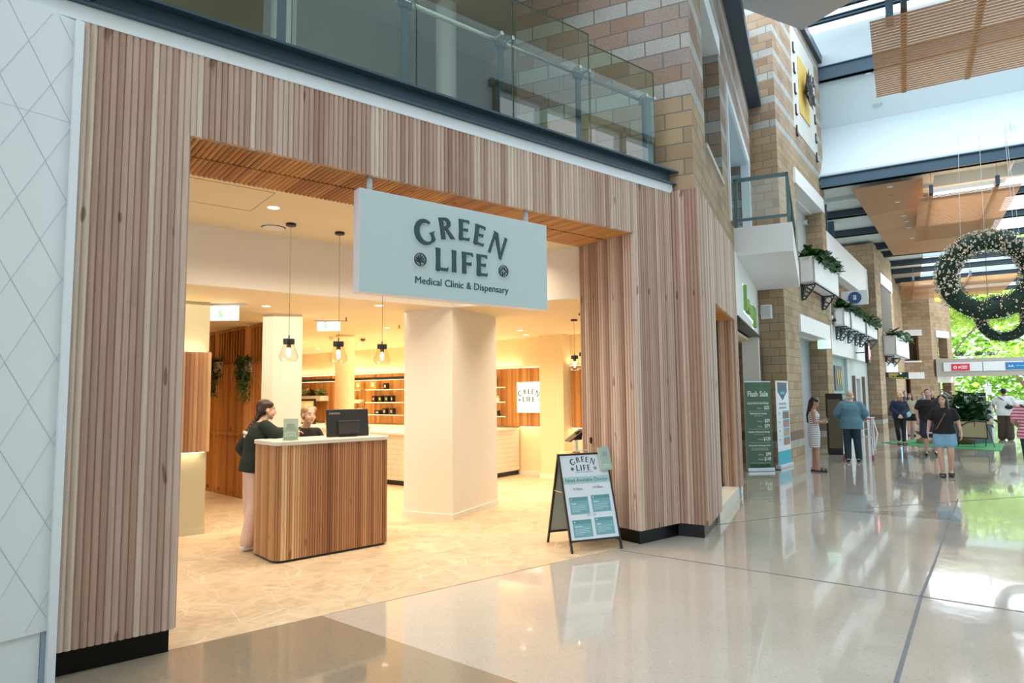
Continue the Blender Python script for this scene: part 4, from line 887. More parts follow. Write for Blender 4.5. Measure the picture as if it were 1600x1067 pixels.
# ------------------------------------------------------------------ sandwich board
def sandwich():
    a = math.atan2(5.014 - 5.195, 5.54 - 4.934); W_ = .632
    t = thing('sandwich_board', 'black framed A-frame board with appointment times on the shop threshold', 'sign board', (4.934, 5.195, 0), a)
    Hh, D = 1.03, .62
    th = math.atan2(D / 2, Hh)
    Fm = Matrix.Rotation(-th, 4, 'X')           # front leaf leans back
    ln = math.hypot(Hh, D / 2)
    fr = MB(Fm)
    for x in (0, W_ - .02): fr.box(x, x + .02, -.01, .015, 0, ln)
    fr.box(0, W_, -.01, .015, ln - .02, ln).box(0, W_, -.01, .015, .115, .135); fr.build('front_frame', BLACK, t)
    MB(Fm).box(.02, W_ - .02, -.006, .006, .135, ln - .02).build('front_panel', mat('board_white', (.66, .72, .78), .4, var=.01), t)
    Bm = Matrix.Translation((0, D, 0)) @ Matrix.Rotation(th, 4, 'X'); bk = MB(Bm)
    for x in (0, W_ - .02): bk.box(x, x + .02, -.015, .01, 0, ln)
    bk.box(0, W_, -.015, .01, ln - .02, ln).box(0, W_, -.015, .01, .13, .15); bk.build('rear_frame', BLACK, t)
    MB(Bm).box(.02, W_ - .02, -.004, .004, .15, ln - .02).build('rear_panel', mat('board_grey_green', (.36, .42, .42), .5), t)
    MB().tube((.01, .19, .62), (.01, .44, .62), .008).build('spreader', CHROME, t)
    h = MB(); h.path([(W_ / 2 - .07, D / 2, Hh), (W_ / 2 - .06, D / 2, Hh + .035), (W_ / 2 + .06, D / 2, Hh + .035), (W_ / 2 + .07, D / 2, Hh)], .006); h.build('carry_handle', CHROME, t)
    def on(o, x, z, y=-.0065): o.matrix_basis = Fm @ Matrix.Translation((x, y, z)); return o
    pr = MB()
    for i, p in enumerate(logo_polys(0, 0, .31, .012)): pr.poly_y(p, -.0004 - i * 1e-5, 0)
    on(pr.build('logo_print', LETTER, t), W_ / 2 - .015, .912)
    aq = mat('aqua_band', (.36, .56, .58), .5, var=.01); tl = mat('teal_card', (.16, .37, .41), .5, var=.02); td = mat('teal_card_dark', (.10, .28, .32), .5); ink = mat('navy_ink', (.03, .08, .12), .5); pale = mat('pale_ink', (.62, .74, .76), .5)
    def R(x0, x1, z0, z1, m, nm, y=0.0): on(MB().box(x0, x1, -.0004, 0, z0, z1).build(nm, m, t), 0, 0, -.0066 - y)
    def T(s, size, m, x, z, nm='print', al='CENTER', y=.0012, sx=1.0, bold=0):
        o = text(nm, s, size, m, t, (0, 0, 0), ext=.0002, align=al, sx=1, bold=bold); o.matrix_basis = Fm @ Matrix.Translation((x, -.0066 - y, z)) @ Matrix.Rotation(PI / 2, 4, 'X') @ Matrix.Diagonal((sx, 1, 1, 1))
    T('Medical Clinic & Dispensary', .020, mat('blue_ink', (.12, .25, .38), .5), W_ / 2 - .015, .858)
    R(.022, W_ - .022, .735, .815, aq, 'header_band'); T('Next Available Doctor', .058, ink, W_ / 2, .757)
    T('9:30am', .040, mat('slate_ink', (.14, .17, .26), .5), W_ * .30, .665); T('10:00am', .040, mat('slate_ink', (.14, .17, .26), .5), W_ * .70, .675)
    lg = mat('pale_rule', (.50, .55, .62), .5)
    for x in (.11, .37): R(x, x + .004, .655, .705, lg, 'rule_line')
    for i, (x, z, nt_) in enumerate(((.06, .405, '01'), (.335, .415, '02'), (.06, .16, '03'), (.335, .17, '04'))):
        R(x, x + .235, z, z + .185, tl, 'info_card'); R(x, x + .235, z + .145, z + .185, td, 'card_header', .0004)
        R(x + .02, x + .034, z + .158, z + .170, pale, 'card_mark', .0008)
        R(x + .02, x + .02 + (.06, .07, .10, .055)[i], z + .112, z + .120, pale, 'heading_line', .0006); R(x + .02, x + .215, z + .103, z + .105, pale, 'rule_line', .0006)
        for k in range(4): R(x + .02, x + .02 + (.19, .17, .185, .10)[k], z + .085 - k * .018, z + .089 - k * .018, pale, 'text_line', .0006)
    for x, z in ((.255, .375), (.325, .375)): R(x, x + .045, z - .0, z + .03, lg, 'tape_mark')
    # leaflet pouch on the upper right corner
    lp = MB(Fm @ Matrix.Translation((W_ - .055, -.03, .925)) @ Matrix.Rotation(rad(-2), 4, 'Y')); lp.box(-.065, .075, -.012, .02, -.06, .205); lp.build('leaflet_pouch', mat('pouch_green', (.36, .47, .43), .5), t)
    q = MB()
    for p in logo_polys(0, 0, .085, .02): q.poly_y(p, -.0004, 0)
    q = q.build('pouch_logo', mat('leaflet_white_ink', (.7, .78, .75), .6), t); q.matrix_basis = Fm @ Matrix.Translation((W_ - .05, -.043, .90))
    for k in range(4): 
        o = MB().box(-.03, .03, -.0004, 0, 0, .007).build('pouch_text', mat('leaflet_dark_ink', (.2, .3, .27), .6), t); o.matrix_basis = Fm @ Matrix.Translation((W_ - .05, -.043, 1.02 + k * .016))
sandwich()

# ================================================================== MALL
T2 = Vector((14.986, 8.165, 0)); TM = frame(T2, A2)
def TP(u, v, z=0): return tuple(TM @ Vector((u, v, z)))
def tower(TMx, H, name, u1=5.8, bm=BRICK2, up=True, dh=3.3):
    struct(name, MB(TMx).wall(0, u1, 0, H, 0, .5, [(1.5, 4.95, 0, dh)] + ([(1.8, 5.2, 5.3, 7.3)] if up else [])).box(0, .5, .5, 2.2, 0, H).box(5.3, 5.8, .5, 2.2, 0, H).wall(.5, 5.3, dh, H, .5, 1.0, [(1.8, 5.2, 5.3, 7.3)] if up else []), bm)
    struct('trim_' + name + '_lintel', MB(TMx).box(1.42, 5.3, -.06, .3, dh - .02, dh + .43).box(1.5, 4.95, .29, 1.0, dh - .04, dh + .06), WHITE)
    struct('door_recess_' + name, MB(TMx).box(1.5, 4.95, .49, .6, 0, dh), mat('grey_door_panel', (.34, .37, .39), .5, var=.03))
    if up:
        struct('trim_' + name + '_upper', MB(TMx).box(1.6, 5.35, -.06, .3, 7.28, 7.7).box(1.8, 5.2, .29, 1.0, 7.25, 7.32), WHITE)
        struct('wall_' + name + '_inner', MB(TMx).box(1.8, 5.2, .49, .56, 5.2, 7.4), GREYS)
tower(TM, 12.35, 'tower_near')
struct('trim_tower_coping', MB(TM).box(-.1, 6.2, -.12, .5, 12.35, 12.62), STEEL)
struct('trim_tower_pale_stone', MB(TM).box(2.0, 5.0, -.012, .0, 8.95, 11.95), mat('pale_wash_stone', (.62, .62, .57), .8, var=.12, scale=3))
nt_ = mat('dark_notch', (.05, .045, .04), .7)
for i in range(5):
    for u, dz in ((2.15, 0), (4.72, 0)):
        z = 11.45 - .6 * i - dz
        tag(MB(TM).box(u, u + .04, -.05, -.012, z - .28, z).box(u, u + .16, -.05, -.012, z - .28, z - .24).build('angle_bracket', nt_), 'small dark L-shaped bracket on the tower, %s side, %s' % (('left' if u < 3 else 'right'), ('topmost', 'second from top', 'middle', 'second from bottom', 'lowest')[i]), 'bracket', 'brackets around the sun sculpture')
sn = thing('sun_sculpture', 'dark metal sunburst sculpture on a golden square high on the tower', 'sculpture', TP(3.35, -.02, 10.45), A2)
MB().box(-.62, .62, -.015, .0, -.85, .85).build('gold_panel', mat('gold_leaf', (.78, .52, .10), .45, metal=.2, var=.25, scale=3), sn)
sb = MB()
for k in range(20):
    a = 2 * PI * k / 20; ln = .62 if k % 2 == 0 else .48
    c, s_ = math.cos(a), math.sin(a); px_, pz_ = -s_ * .07, c * .07
    sb.add([(c * .2 + px_, -.14, s_ * .2 + pz_), (c * .2 - px_, -.14, s_ * .2 - pz_), (c * ln, -.20, s_ * ln), (c * .2, -.20, s_ * .2), (c * .2, -.09, s_ * .2)], [(0, 3, 2), (3, 1, 2), (1, 4, 2), (4, 0, 2)])
sb.ell((0, -.14, 0), (.27, .10, .27), 16, 10); sb.build('sunburst', mat('dark_iron', (.05, .055, .06), .4, metal=.6), sn)
MB().tube((0, -.2, 0), (0, 0, 0), .05).build('fixing', BLACK, sn)
# wall speaker, sensor, exit lamp etc on the tower
wsP = on_plane(1206, 486, T2, A2 + PI / 2)
t = thing('wall_speaker', 'small white loudspeaker on the block wall beside the balcony', 'speaker', tuple(TM @ Vector((-.14, .38, 3.50))), A2 - PI / 2)
MB().box(-.12, .12, -.06, .09, -.0, .34).build('cabinet', WHITE, t, bevel=.01); MB().box(-.1, .1, -.066, -.06, .03, .31).build('grille', mat('white_grille', (.6, .63, .65), .6), t); MB().box(-.14, -.12, -.02, .02, .12, .18).build('bracket', WHITE, t)
t = thing('exit_light', 'small green exit light under the white lintel of the tower doorway', 'sign', TP(4.75, -.05, 3.0), A2)
MB().box(-.05, .05, -.1, .25, 0, .26).build('lit_box', emitter('green_exit_light', (.55, 1, .75), .9), t)
t = thing('fire_hose_sign', 'red and white fire hose sign in the grey doorway', 'sign', TP(1.75, .47, 1.95), A2)
MB().box(0, .50, -.012, 0, 0, .52).build('panel', mat('white_sign', (.8, .8, .8), .4), t); MB().box(.04, .46, -.016, -.012, .12, .48).build('red_field', mat('signal_red', (.62, .03, .06), .4), t); MB().box(.16, .22, -.02, -.016, .18, .42).box(.22, .30, -.02, -.016, .27, .33).box(.30, .36, -.02, -.016, .18, .42).build('hose_symbol', mat('white_sign', (.8, .8, .8), .4), t); MB().box(.08, .42, -.016, -.012, .03, .09).build('red_caption', mat('signal_red', (.62, .03, .06), .4), t)
t = thing('security_camera', 'small white dome camera on the tower above the doorway', 'camera', TP(5.6, -.08, 3.95), A2)
MB().box(-.06, .06, -.02, .08, 0, .12).build('mount', WHITE, t); MB().ell((0, -.06, -.02), (.06, .06, .06)).build('dome', BLACK, t, smooth=True)
t = thing('security_camera', 'small security camera inside the upper opening above the planter', 'camera', TP(4.9, .45, 6.9), A2)
MB().box(-.08, .08, -.1, .1, 0, .12).build('body', WHITE, t); MB().ell((0, -.1, .06), (.05, .03, .05)).build('lens', BLACK, t)

# planters on brackets
def planter(M_, u0, u1, z0, z1, lab, v=-.39, seed=1, brackets=(.2, .8), n=420, plant='leafy green plants spilling over the ledge planter'):
    t = thing('ledge_planter', lab, 'planter', tuple(M_ @ Vector((u0, 0, z0))), math.atan2(M_[1][0], M_[0][0]), 'white ledge planters')
    L_ = u1 - u0; h = z1 - z0
    MB().wall(0, L_, 0, h, v, v + .05).wall(0, L_, 0, h, -.05, 0).box(0, .05, v, 0, 0, h).box(L_ - .05, L_, v, 0, 0, h).box(0, L_, v, 0, 0, .05).build('trough', WHITE, t)
    MB().box(.05, L_ - .05, v + .05, -.05, h - .15, h - .1).build('soil', mat('soil', (.05, .035, .02), .9), t)
    for f in brackets:
        x = L_ * f
        b = MB(); P_ = [(0, 0), (v, 0), (v, -.06), (-.08, -.44), (0, -.44)]
        outer = [(-y, z) for y, z in P_]
        Mb = Matrix(((0, 0, 1, x - .02), (-1, 0, 0, 0), (0, 1, 0, 0), (0, 0, 0, 1)))
        bb = MB(Mb)
        holes = [(.20, -.13, .085), (.125, -.25, .05), (.075, -.35, .032)]
        # web as strips round the holes: build ring segments
        n_ = 40; 
        bb.prism([(0, 0), (.36, 0), (.36, -.035), (0, -.035)], 0, .04); bb.prism([(0, -.42), (.05, -.42), (.09, -.4), (.05, -.39), (0, -.39)], 0, .04); bb.prism([(0, 0), (.03, 0), (.03, -.42), (0, -.42)], 0, .04)
        bb.prism([(.33, -.03), (.36, -.03), (.36, -.06), (.10, -.42), (.065, -.41), (.32, -.07)], 0, .04)
        for cx, cz, r_ in holes:
            for k in range(18):
                a0, a1 = 2 * PI * k / 18, 2 * PI * (k + 1) / 18
                bb.prism([(cx + r_ * math.cos(a0), cz + r_ * math.sin(a0)), (cx + (r_ + .022) * math.cos(a0), cz + (r_ + .022) * math.sin(a0)), (cx + (r_ + .022) * math.cos(a1), cz + (r_ + .022) * math.sin(a1)), (cx + r_ * math.cos(a1), cz + r_ * math.sin(a1))], 0, .04)
        for (a_, b_, c_, d_) in ((.03, .10, -.03, -.20), (.03, .06, -.2, -.36)): bb.prism([(a_, d_), (b_ - .02, d_), (b_, c_), (a_, c_)], 0, .04)
        bb.build('bracket', STEEL, t)
    rng = random.Random(seed); mb = MB()
    for k in range(int(n)):
        x = rng.uniform(.05, L_ - .05); leaf_quads(mb, (x, v * rng.uniform(.2, 1.25), h + rng.uniform(0, .16)), 1, (.02, .02, .05), .27, -.1, rng)
    mb.build('foliage', LEAF, t)
    return t
planter(TM, 1.74, 5.1, 4.565, 5.28, 'large white ledge planter with leafy plants, nearest, on the brick tower', seed=1, brackets=(.06, .84), n=520)
TMb = TM @ Matrix.Translation((0, 0, 0))
planter(TM, 6.35, 7.40, 3.8, 4.38, 'white ledge planter left of the group of three over the far shopfront', v=-.3, seed=2, brackets=(.15, .8), n=160)
planter(TM, 7.75, 10.7, 3.8, 4.38, 'white ledge planter in the middle of the group of three', v=-.3, seed=3, brackets=(.3, .8), n=300)
planter(TM, 11.15, 13.9, 3.8, 4.35, 'white ledge planter right of the group of three, touching the second tower', v=-.3, seed=4, brackets=(.02, .8), n=300)
# recessed bay between the towers
struct('wall_bay', MB(TM).box(5.8, 14.5, .05, .4, 2.9, 3.86).box(5.8, 14.5, .0, .3, 5.65, 6.83).box(5.8, 14.5, .8, 1.0, 3.8, 5.7), WHITE)
struct('wall_bay_blocks', MB(TM).box(7.5, 8.2, .45, .8, 3.8, 5.7).box(10.6, 11.2, .45, .8, 3.8, 5.7), BRICK2)
struct('wall_shopfront_metal', MB(TM).box(5.8, 9.6, .30, .4, 0, 3.0), mat('brushed_green_panel', (.30, .42, .42), .35, var=.25, scale=1.5))
struct('wall_shopfront_tile', MB(TM).wall(9.6, 14.4, 0, 3.0, .2, .4, [(10.9, 12.4, 0, 2.2)]), mat('white_tile_shopfront', (.56, .62, .64), .4, var=.05))
struct('door_2', MB(TM).box(10.9, 12.4, .32, .4, 0, 2.2), mat('pale_door', (.62, .66, .66), .4)); struct('window_2', MB(TM).box(6.2, 7.2, .27, .30, .9, 2.3), BLACK)
for u in (10.5, 12.8): struct('trim_post_%d' % int(u), MB(TM).box(u, u + .12, .1, .22, 0, 2.3), mat('brown_timber_post', (.22, .16, .11), .6))
rs = thing('red_neon_sign', 'small black box sign with red neon on the far white shopfront', 'sign', TP(10.4, .1, 2.75), A2)
MB().box(0, .5, -.5, -.38, 0, .75).build('box', BLACK, rs); MB().box(.02, .10, -.508, -.5, .12, .62).box(.16, .24, -.508, -.5, .12, .62).box(.28, .44, -.508, -.5, .25, .5).build('neon', emitter('red_neon_light', (1, .12, .12), 2.2), rs); MB().tube((.25, -.38, .4), (.25, .1, .4), .02).build('arm', BLACK, rs)
csp = on_plane(1357, 475, TP(0, -.75), A2)
cs = thing('hanging_cafe_sign', 'white projecting sign with a round blue badge near the second tower', 'sign', tuple(csp), A2 + PI / 2)
cs.scale = (.8, 1, .8)
MB().box(1.0, 1.6, -.01, .01, .28, .32).build('wall_arm', GREY, cs); MB().box(-.0, 1.0, -.04, .04, 0, .62).build('light_panel', mat('sign_white_panel', (.75, .8, .82), .4), cs)
cb2 = MB(); cb2.tube((.5, .04, .31), (.5, .06, .31), .26, n=28); cb2.build('blue_badge', mat('badge_blue', (.03, .10, .26), .4), cs); MB().box(.44, .56, .06, .066, .22, .42).build('badge_centre', mat('badge_pale', (.7, .78, .82), .4), cs)
# display fridge, menu board, ladder board
fr_ = thing('display_fridge', 'tall black display fridge beside the tower doorway', 'fridge', tuple(Vector((18.05, 8.30, 0))), A2)
MB().box(0, .50, -.0, .42, 0.05, 1.66).build('cabinet', BLACK, fr_, bevel=.01); MB().box(.04, .46, -.012, .0, .15, 1.45).build('glass_door', mat('fridge_interior', (.14, .05, .05), .15, var=.6, scale=6), fr_); MB().box(.02, .48, -.014, 0, 1.5, 1.62).build('header', mat('grey_header', (.25, .28, .3), .4), fr_); MB().box(.0, .50, .02, .40, 0, .05).build('plinth', BLACK, fr_)
MB().box(-.004, .0, .05, .37, .18, 1.5).build('side_panel', mat('tinted_side', (.13, .11, .07), .15), fr_)
mn = thing('menu_board', 'menu poster with three orange drinks on the metal shopfront', 'poster', TP(7.6, .26, 1.75), A2)
MB().box(0, 1.35, 0, .04, 0, .85).build('frame', mat('slate_frame', (.10, .13, .15), .5), mn)
for i in range(3): MB().add([(.30 + i * .35, -.012, .72), (.42 + i * .35, -.012, .72), (.48 + i * .35, -.012, .2), (.34 + i * .35, -.012, .2), (.30 + i * .35, 0, .72), (.42 + i * .35, 0, .72), (.48 + i * .35, 0, .2), (.34 + i * .35, 0, .2)], [(0, 3, 2, 1), (4, 5, 6, 7)]).build('drink_print', mat('orange_drink', (.75, .42, .10), .5), mn)

# second tower, third tower
T3 = Vector((28.977, 11.707, 0)); TM3 = frame(T3, rad(14.5)); tower(TM3, 7.98, 'tower_second', u1=5.4, up=False, dh=2.55)
struct('trim_tower_second_upper', MB(TM3).box(1.2, 4.9, -.06, .3, 6.4, 6.9), WHITE); struct('window_3', MB(TM3).box(1.5, 4.6, -.01, .3, 4.3, 6.4), mat('dull_brown_recess', (.10, .085, .065), .7))
planter(TM3, 1.2, 6.0, 3.25, 4.1, 'white ledge planter on the second tower', v=-.5, seed=5, brackets=(.1, .55), n=420)
T4 = Vector((44.615, 15.0, 0)); A4 = rad(125.4); A5 = rad(-4.4)
d4 = Vector((math.cos(A4), math.sin(A4), 0)); d5 = Vector((math.cos(A5), math.sin(A5), 0))
BR3 = BRICK2
M4 = frame(T4 + d4 * 6.0, A4 - PI)
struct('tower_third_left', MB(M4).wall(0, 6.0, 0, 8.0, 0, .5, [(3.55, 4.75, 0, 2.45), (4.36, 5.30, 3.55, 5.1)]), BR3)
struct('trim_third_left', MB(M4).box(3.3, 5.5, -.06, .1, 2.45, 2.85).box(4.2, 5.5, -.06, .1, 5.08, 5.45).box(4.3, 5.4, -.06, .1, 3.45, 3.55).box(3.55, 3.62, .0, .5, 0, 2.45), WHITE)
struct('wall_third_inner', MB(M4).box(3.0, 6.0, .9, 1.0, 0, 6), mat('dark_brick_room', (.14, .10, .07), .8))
M5 = frame(T4, A5)
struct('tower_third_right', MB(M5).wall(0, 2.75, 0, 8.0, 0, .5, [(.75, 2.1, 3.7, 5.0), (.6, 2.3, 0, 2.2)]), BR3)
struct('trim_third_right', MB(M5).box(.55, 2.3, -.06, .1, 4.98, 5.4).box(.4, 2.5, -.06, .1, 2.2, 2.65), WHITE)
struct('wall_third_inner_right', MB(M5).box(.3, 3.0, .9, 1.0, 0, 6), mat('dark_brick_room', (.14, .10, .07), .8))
struct('trim_third_gold', MB(M5).box(.7, 1.5, -.02, 0, 7.2, 7.75), mat('gold_leaf', (.78, .52, .10), .45))
# wall between second and third towers
struct('wall_link', MB(frame(T3 + Vector((5.2, 1.6, 0)), rad(17))).box(0, 12, 0, .4, 0, 8), BRICK2)
lk = thing('blue_lit_screen', 'small glowing blue screen between the second and third towers', 'screen', (32.6, 12.5, .0), rad(-60))
MB().box(.05, .12, -.03, .03, 0, .8).build('post', BLACK, lk)
MB().box(0, .18, -.05, .05, .8, 1.5).build('panel', emitter('blue_screen_light', (.15, .5, 1), 1.6), lk)
ds = thing('direction_sign', 'black hanging direction sign with yellow text by the second tower', 'sign', tuple(on_plane(1383, 592, T3 + Vector((2.2, -.2, 0)), rad(-50)).xy) + (0,), rad(-52))
zsg = on_plane(1383, 592, T3 + Vector((2.2, -.2, 0)), rad(-50)).z; ds.location.z = zsg
MB().box(0, .92, -.03, .03, 0, .28).build('panel', BLACK, ds)
for k, (x0_, x1_, z) in enumerate(((.14, .52, .215), (.14, .52, .16), (.14, .30, .105), (.34, .44, .105), (.14, .70, .035), (.75, .86, .035), (.06, .10, .035))): MB().box(x0_, x1_, -.034, -.03, z, z + .018).build('yellow_line', mat('sign_yellow', (.8, .65, .1), .5, emit=(.8, .65, .1), es=.4), ds)
MB().box(.58, .66, -.034, -.03, .2, .26).build('green_icon', emitter('green_icon_light', (.2, 1, .1), 1), ds)
MB().box(.0, .03, -.02, .02, .28, 2.0).box(.89, .92, -.02, .02, .28, 2.0).build('hangers', BLACK, ds) if False else MB().box(-.4, .0, -.02, .02, .2, .24).build('wall_arm', BLACK, ds)

# ------------------------------------------------------------------ ceiling of the mall (frame CF: x along the mall, y to the left)
A3 = rad(20.5); CF = frame((20.236, 9.598), A3)
def CP(x, y, z): return tuple(CF @ Vector((x, y, z)))
MW = mat('mall_ceiling_white', (.58, .68, .72), .6, var=.01)
beams = MB
def beam(x, z0, z1, y0=.4, y1=-14, lab='', m=STEELB, w_=.16):
    b = MB().box(-w_ / 2, w_ / 2, y1, y0, z0, z1).box(-w_ / 2 - .06, w_ / 2 + .06, y1, y0, z1 - .03, z1).box(-w_ / 2 - .06, w_ / 2 + .06, y1, y0, z0, z0 + .03)
    o = b.build('ceiling_beam', m, M=CF @ Matrix.Translation((x, 0, 0))); tag(o, lab, 'beam', 'steel ceiling beams'); return o
beam(.45, 11.75, 12.2, .3, -14, 'upper blue steel beam crossing behind the nearest slatted screen')
struct('ceiling_high', MB(CF).add([(.5, 3, 11.95), (.5, -14, 11.95), (1.4, -14, 10.5), (1.4, 3, 10.5)], [(0, 1, 2, 3)]).add([(.5, 3, 12.1), (.5, -14, 12.1), (1.6, -14, 10.6), (1.6, 3, 10.6)], [(3, 2, 1, 0)]), MW)
struct('wall_ceiling_upstand', MB(CF).box(1.4, 1.6, -14, 3, 8.0, 10.52).box(-.32, 1.5, -14, 3, 8.35, 8.45), MW)
struct('wall_ceiling_upstand_face', MB(CF).add([(1.4, 3, 10.5), (1.4, -14, 10.5), (-.25, -14, 8.38), (-.25, 3, 8.38)], [(0, 1, 2, 3)]), MW)
struct('wall_skylight_upstand', MB(CF).box(.4, .5, -14, .3, 12.2, 13.4), MW)
for x, z in ((-1.0, 13.3), (-.25, 13.35)): beam(x, z, z + .12, .3, -14, 'thin blue skylight bar %s above the slatted screen' % ('farther' if x > -.5 else 'nearer'), m=STEELB, w_=.06)
beam(-3.4, 13.3, 13.7, .3, -14, 'dark skylight beam at the top edge beside the grey slab', m=STEEL, w_=.3)
tag(MB().box(-3.3, .4, -.10, .10, 13.0, 13.35).build('ceiling_beam', STEELB, M=CF @ Matrix.Translation((0, -2.1, 0))), 'short blue skylight rafter left of the slatted screen', 'beam', 'steel ceiling beams')
beam(-.30, 8.0, 8.35, .0, -14, 'long blue beam below the white ceiling upstand')
LOWZ = 8.12
hol = [(.2, 2.5, -4.85, -2.75), (12.2, 14.4, -4.9, -1.0), (17.5, 20.5, -7.5, -2.0), (17.5, 20.5, -12, -9)]
struct('ceiling_low_mall', MB(CF @ Matrix(((1, 0, 0, 0), (0, 0, -1, 0), (0, 1, 0, LOWZ), (0, 0, 0, 1)))).wall(-.3, 30, -14, 3, 0, .12, [(a, b, c, d) for a, b, c, d in hol]), MW)
for a, b, c, d in hol:
    pass
struct('ceiling_skylight_shafts', MB(CF).box(2.5, 2.56, -4.85, -2.75, LOWZ, 9.2).box(.14, 2.56, -4.91, -4.85, LOWZ, 9.2).box(14.4, 14.5, -4.9, -1, LOWZ, 9.4).box(20.5, 20.6, -12, -2, LOWZ, 9.2), MW)
for i, x in enumerate((3.3, 6.55, 9.9, 12.0, 14.8, 17.3, 20.8, 24.0, 27.5)):
    beam(x, 7.88, 8.1, .6, -14, 'dark steel beam under the low ceiling, %s beyond the long blue beam' % ('first second third fourth fifth sixth seventh eighth ninth'.split()[i]), m=STEEL, w_=.22)
wc = MB(CF); wc.prism([(-.2, -.83), (11.8, -1.8), (11.8, -5.1), (2.6, -5.0), (2.6, -2.75), (-.2, -2.68)], 7.86, 7.89)
struct('ceiling_timber', wc, W_MALL)
for x, y, d in ((.13, -1.85, 'nearest'), (2.08, -2.03, 'second'), (4.15, -2.21, 'third'), (5.11, -2.31, 'fourth'), (6.22, -2.38, 'fifth'), (8.3, -2.5, 'farthest')): p_ = CP(x, y, 7.858); lamp_disc(p_[0], p_[1], p_[2], .09, d + ' downlight in the timber mall ceiling', m=mat('off_lens', (.75, .8, .82), .3), grp='mall downlights', ring=mat('light_grey_plastic', (.6, .62, .62), .5))
for x, y, d in ((.62, -1.44, 'nearer'), (1.15, -1.64, 'farther')):
    z = 11.95 - (x - .5) * 1.611 - .03; p_ = CP(x, y, z); lamp_disc(p_[0], p_[1], p_[2], .13, d + ' round downlight in the high white mall ceiling left of the slatted screen', m=mat('off_lens', (.75, .8, .82), .3), ring=mat('dark_lens_ring', (.2, .22, .24), .4))
for x, u in ((-.2, 0),): struct('trim_clerestory', MB(CF).box(1.8, 2.1, .05, .25, 6.9, 8.1).box(4.6, 4.9, .05, .25, 6.9, 8.1), STEELB)

# slatted timber screens
def slats(x0, x1, y0, y1, z, pitch, ribs, lab, tilt=-6, hang=None, w_=.095):
    t = thing('slatted_ceiling_screen', lab, 'ceiling screen', CP(x0, y0, z), A3, 'hanging slatted timber screens')
    n = int((x1 - x0) / pitch); Ld = abs(y1 - y0); mb = MB(); a = rad(tilt)
    for i in range(n):
        x = i * pitch; c, s_ = math.cos(a) * w_ / 2, math.sin(a) * w_ / 2; th = .012
        mb.add([(x - c, 0, s_), (x + c, 0, -s_), (x + c, 0, -s_ + th), (x - c, 0, s_ + th), (x - c, -Ld, s_), (x + c, -Ld, -s_), (x + c, -Ld, -s_ + th), (x - c, -Ld, s_ + th)],
               [(0, 1, 2, 3), (7, 6, 5, 4), (0, 4, 5, 1), (1, 5, 6, 2), (2, 6, 7, 3), (3, 7, 4, 0)])
    mb.build('slats', W_SLAT, t)
    for y in ribs: MB().box(-.1, x1 - x0 + .05, -y - .05, -y + .05, .05, .16).build('rib', mat('dark_rib_timber', (.22, .10, .045), .6), t)
    for y in ribs: MB().box(-.16, -.08, -y - .05, -y + .05, .05, .3).build('hanger_plate', STEEL, t); MB().tube((-.1, -y, .25), (-.1, -y, 4.8 if z > 8 else .9), .006, n=5).build('cable', GREY, t)
    return t
slats(-8.95, -5.25, -1.70, -7.6, 8.5, .118, (.55, 1.75, 3.2, 4.7), 'nearest hanging slatted timber screen under the big skylight')
slats(.15, 6.9, -2.55, -5.0, 7.4, .12, (.33, 1.9), 'hanging slatted timber screen above the wreaths')
slats(16.8, 24.5, -2.0, -7.0, 7.3, .14, (.6, 3), 'farthest slatted timber screen, behind the large wreath')

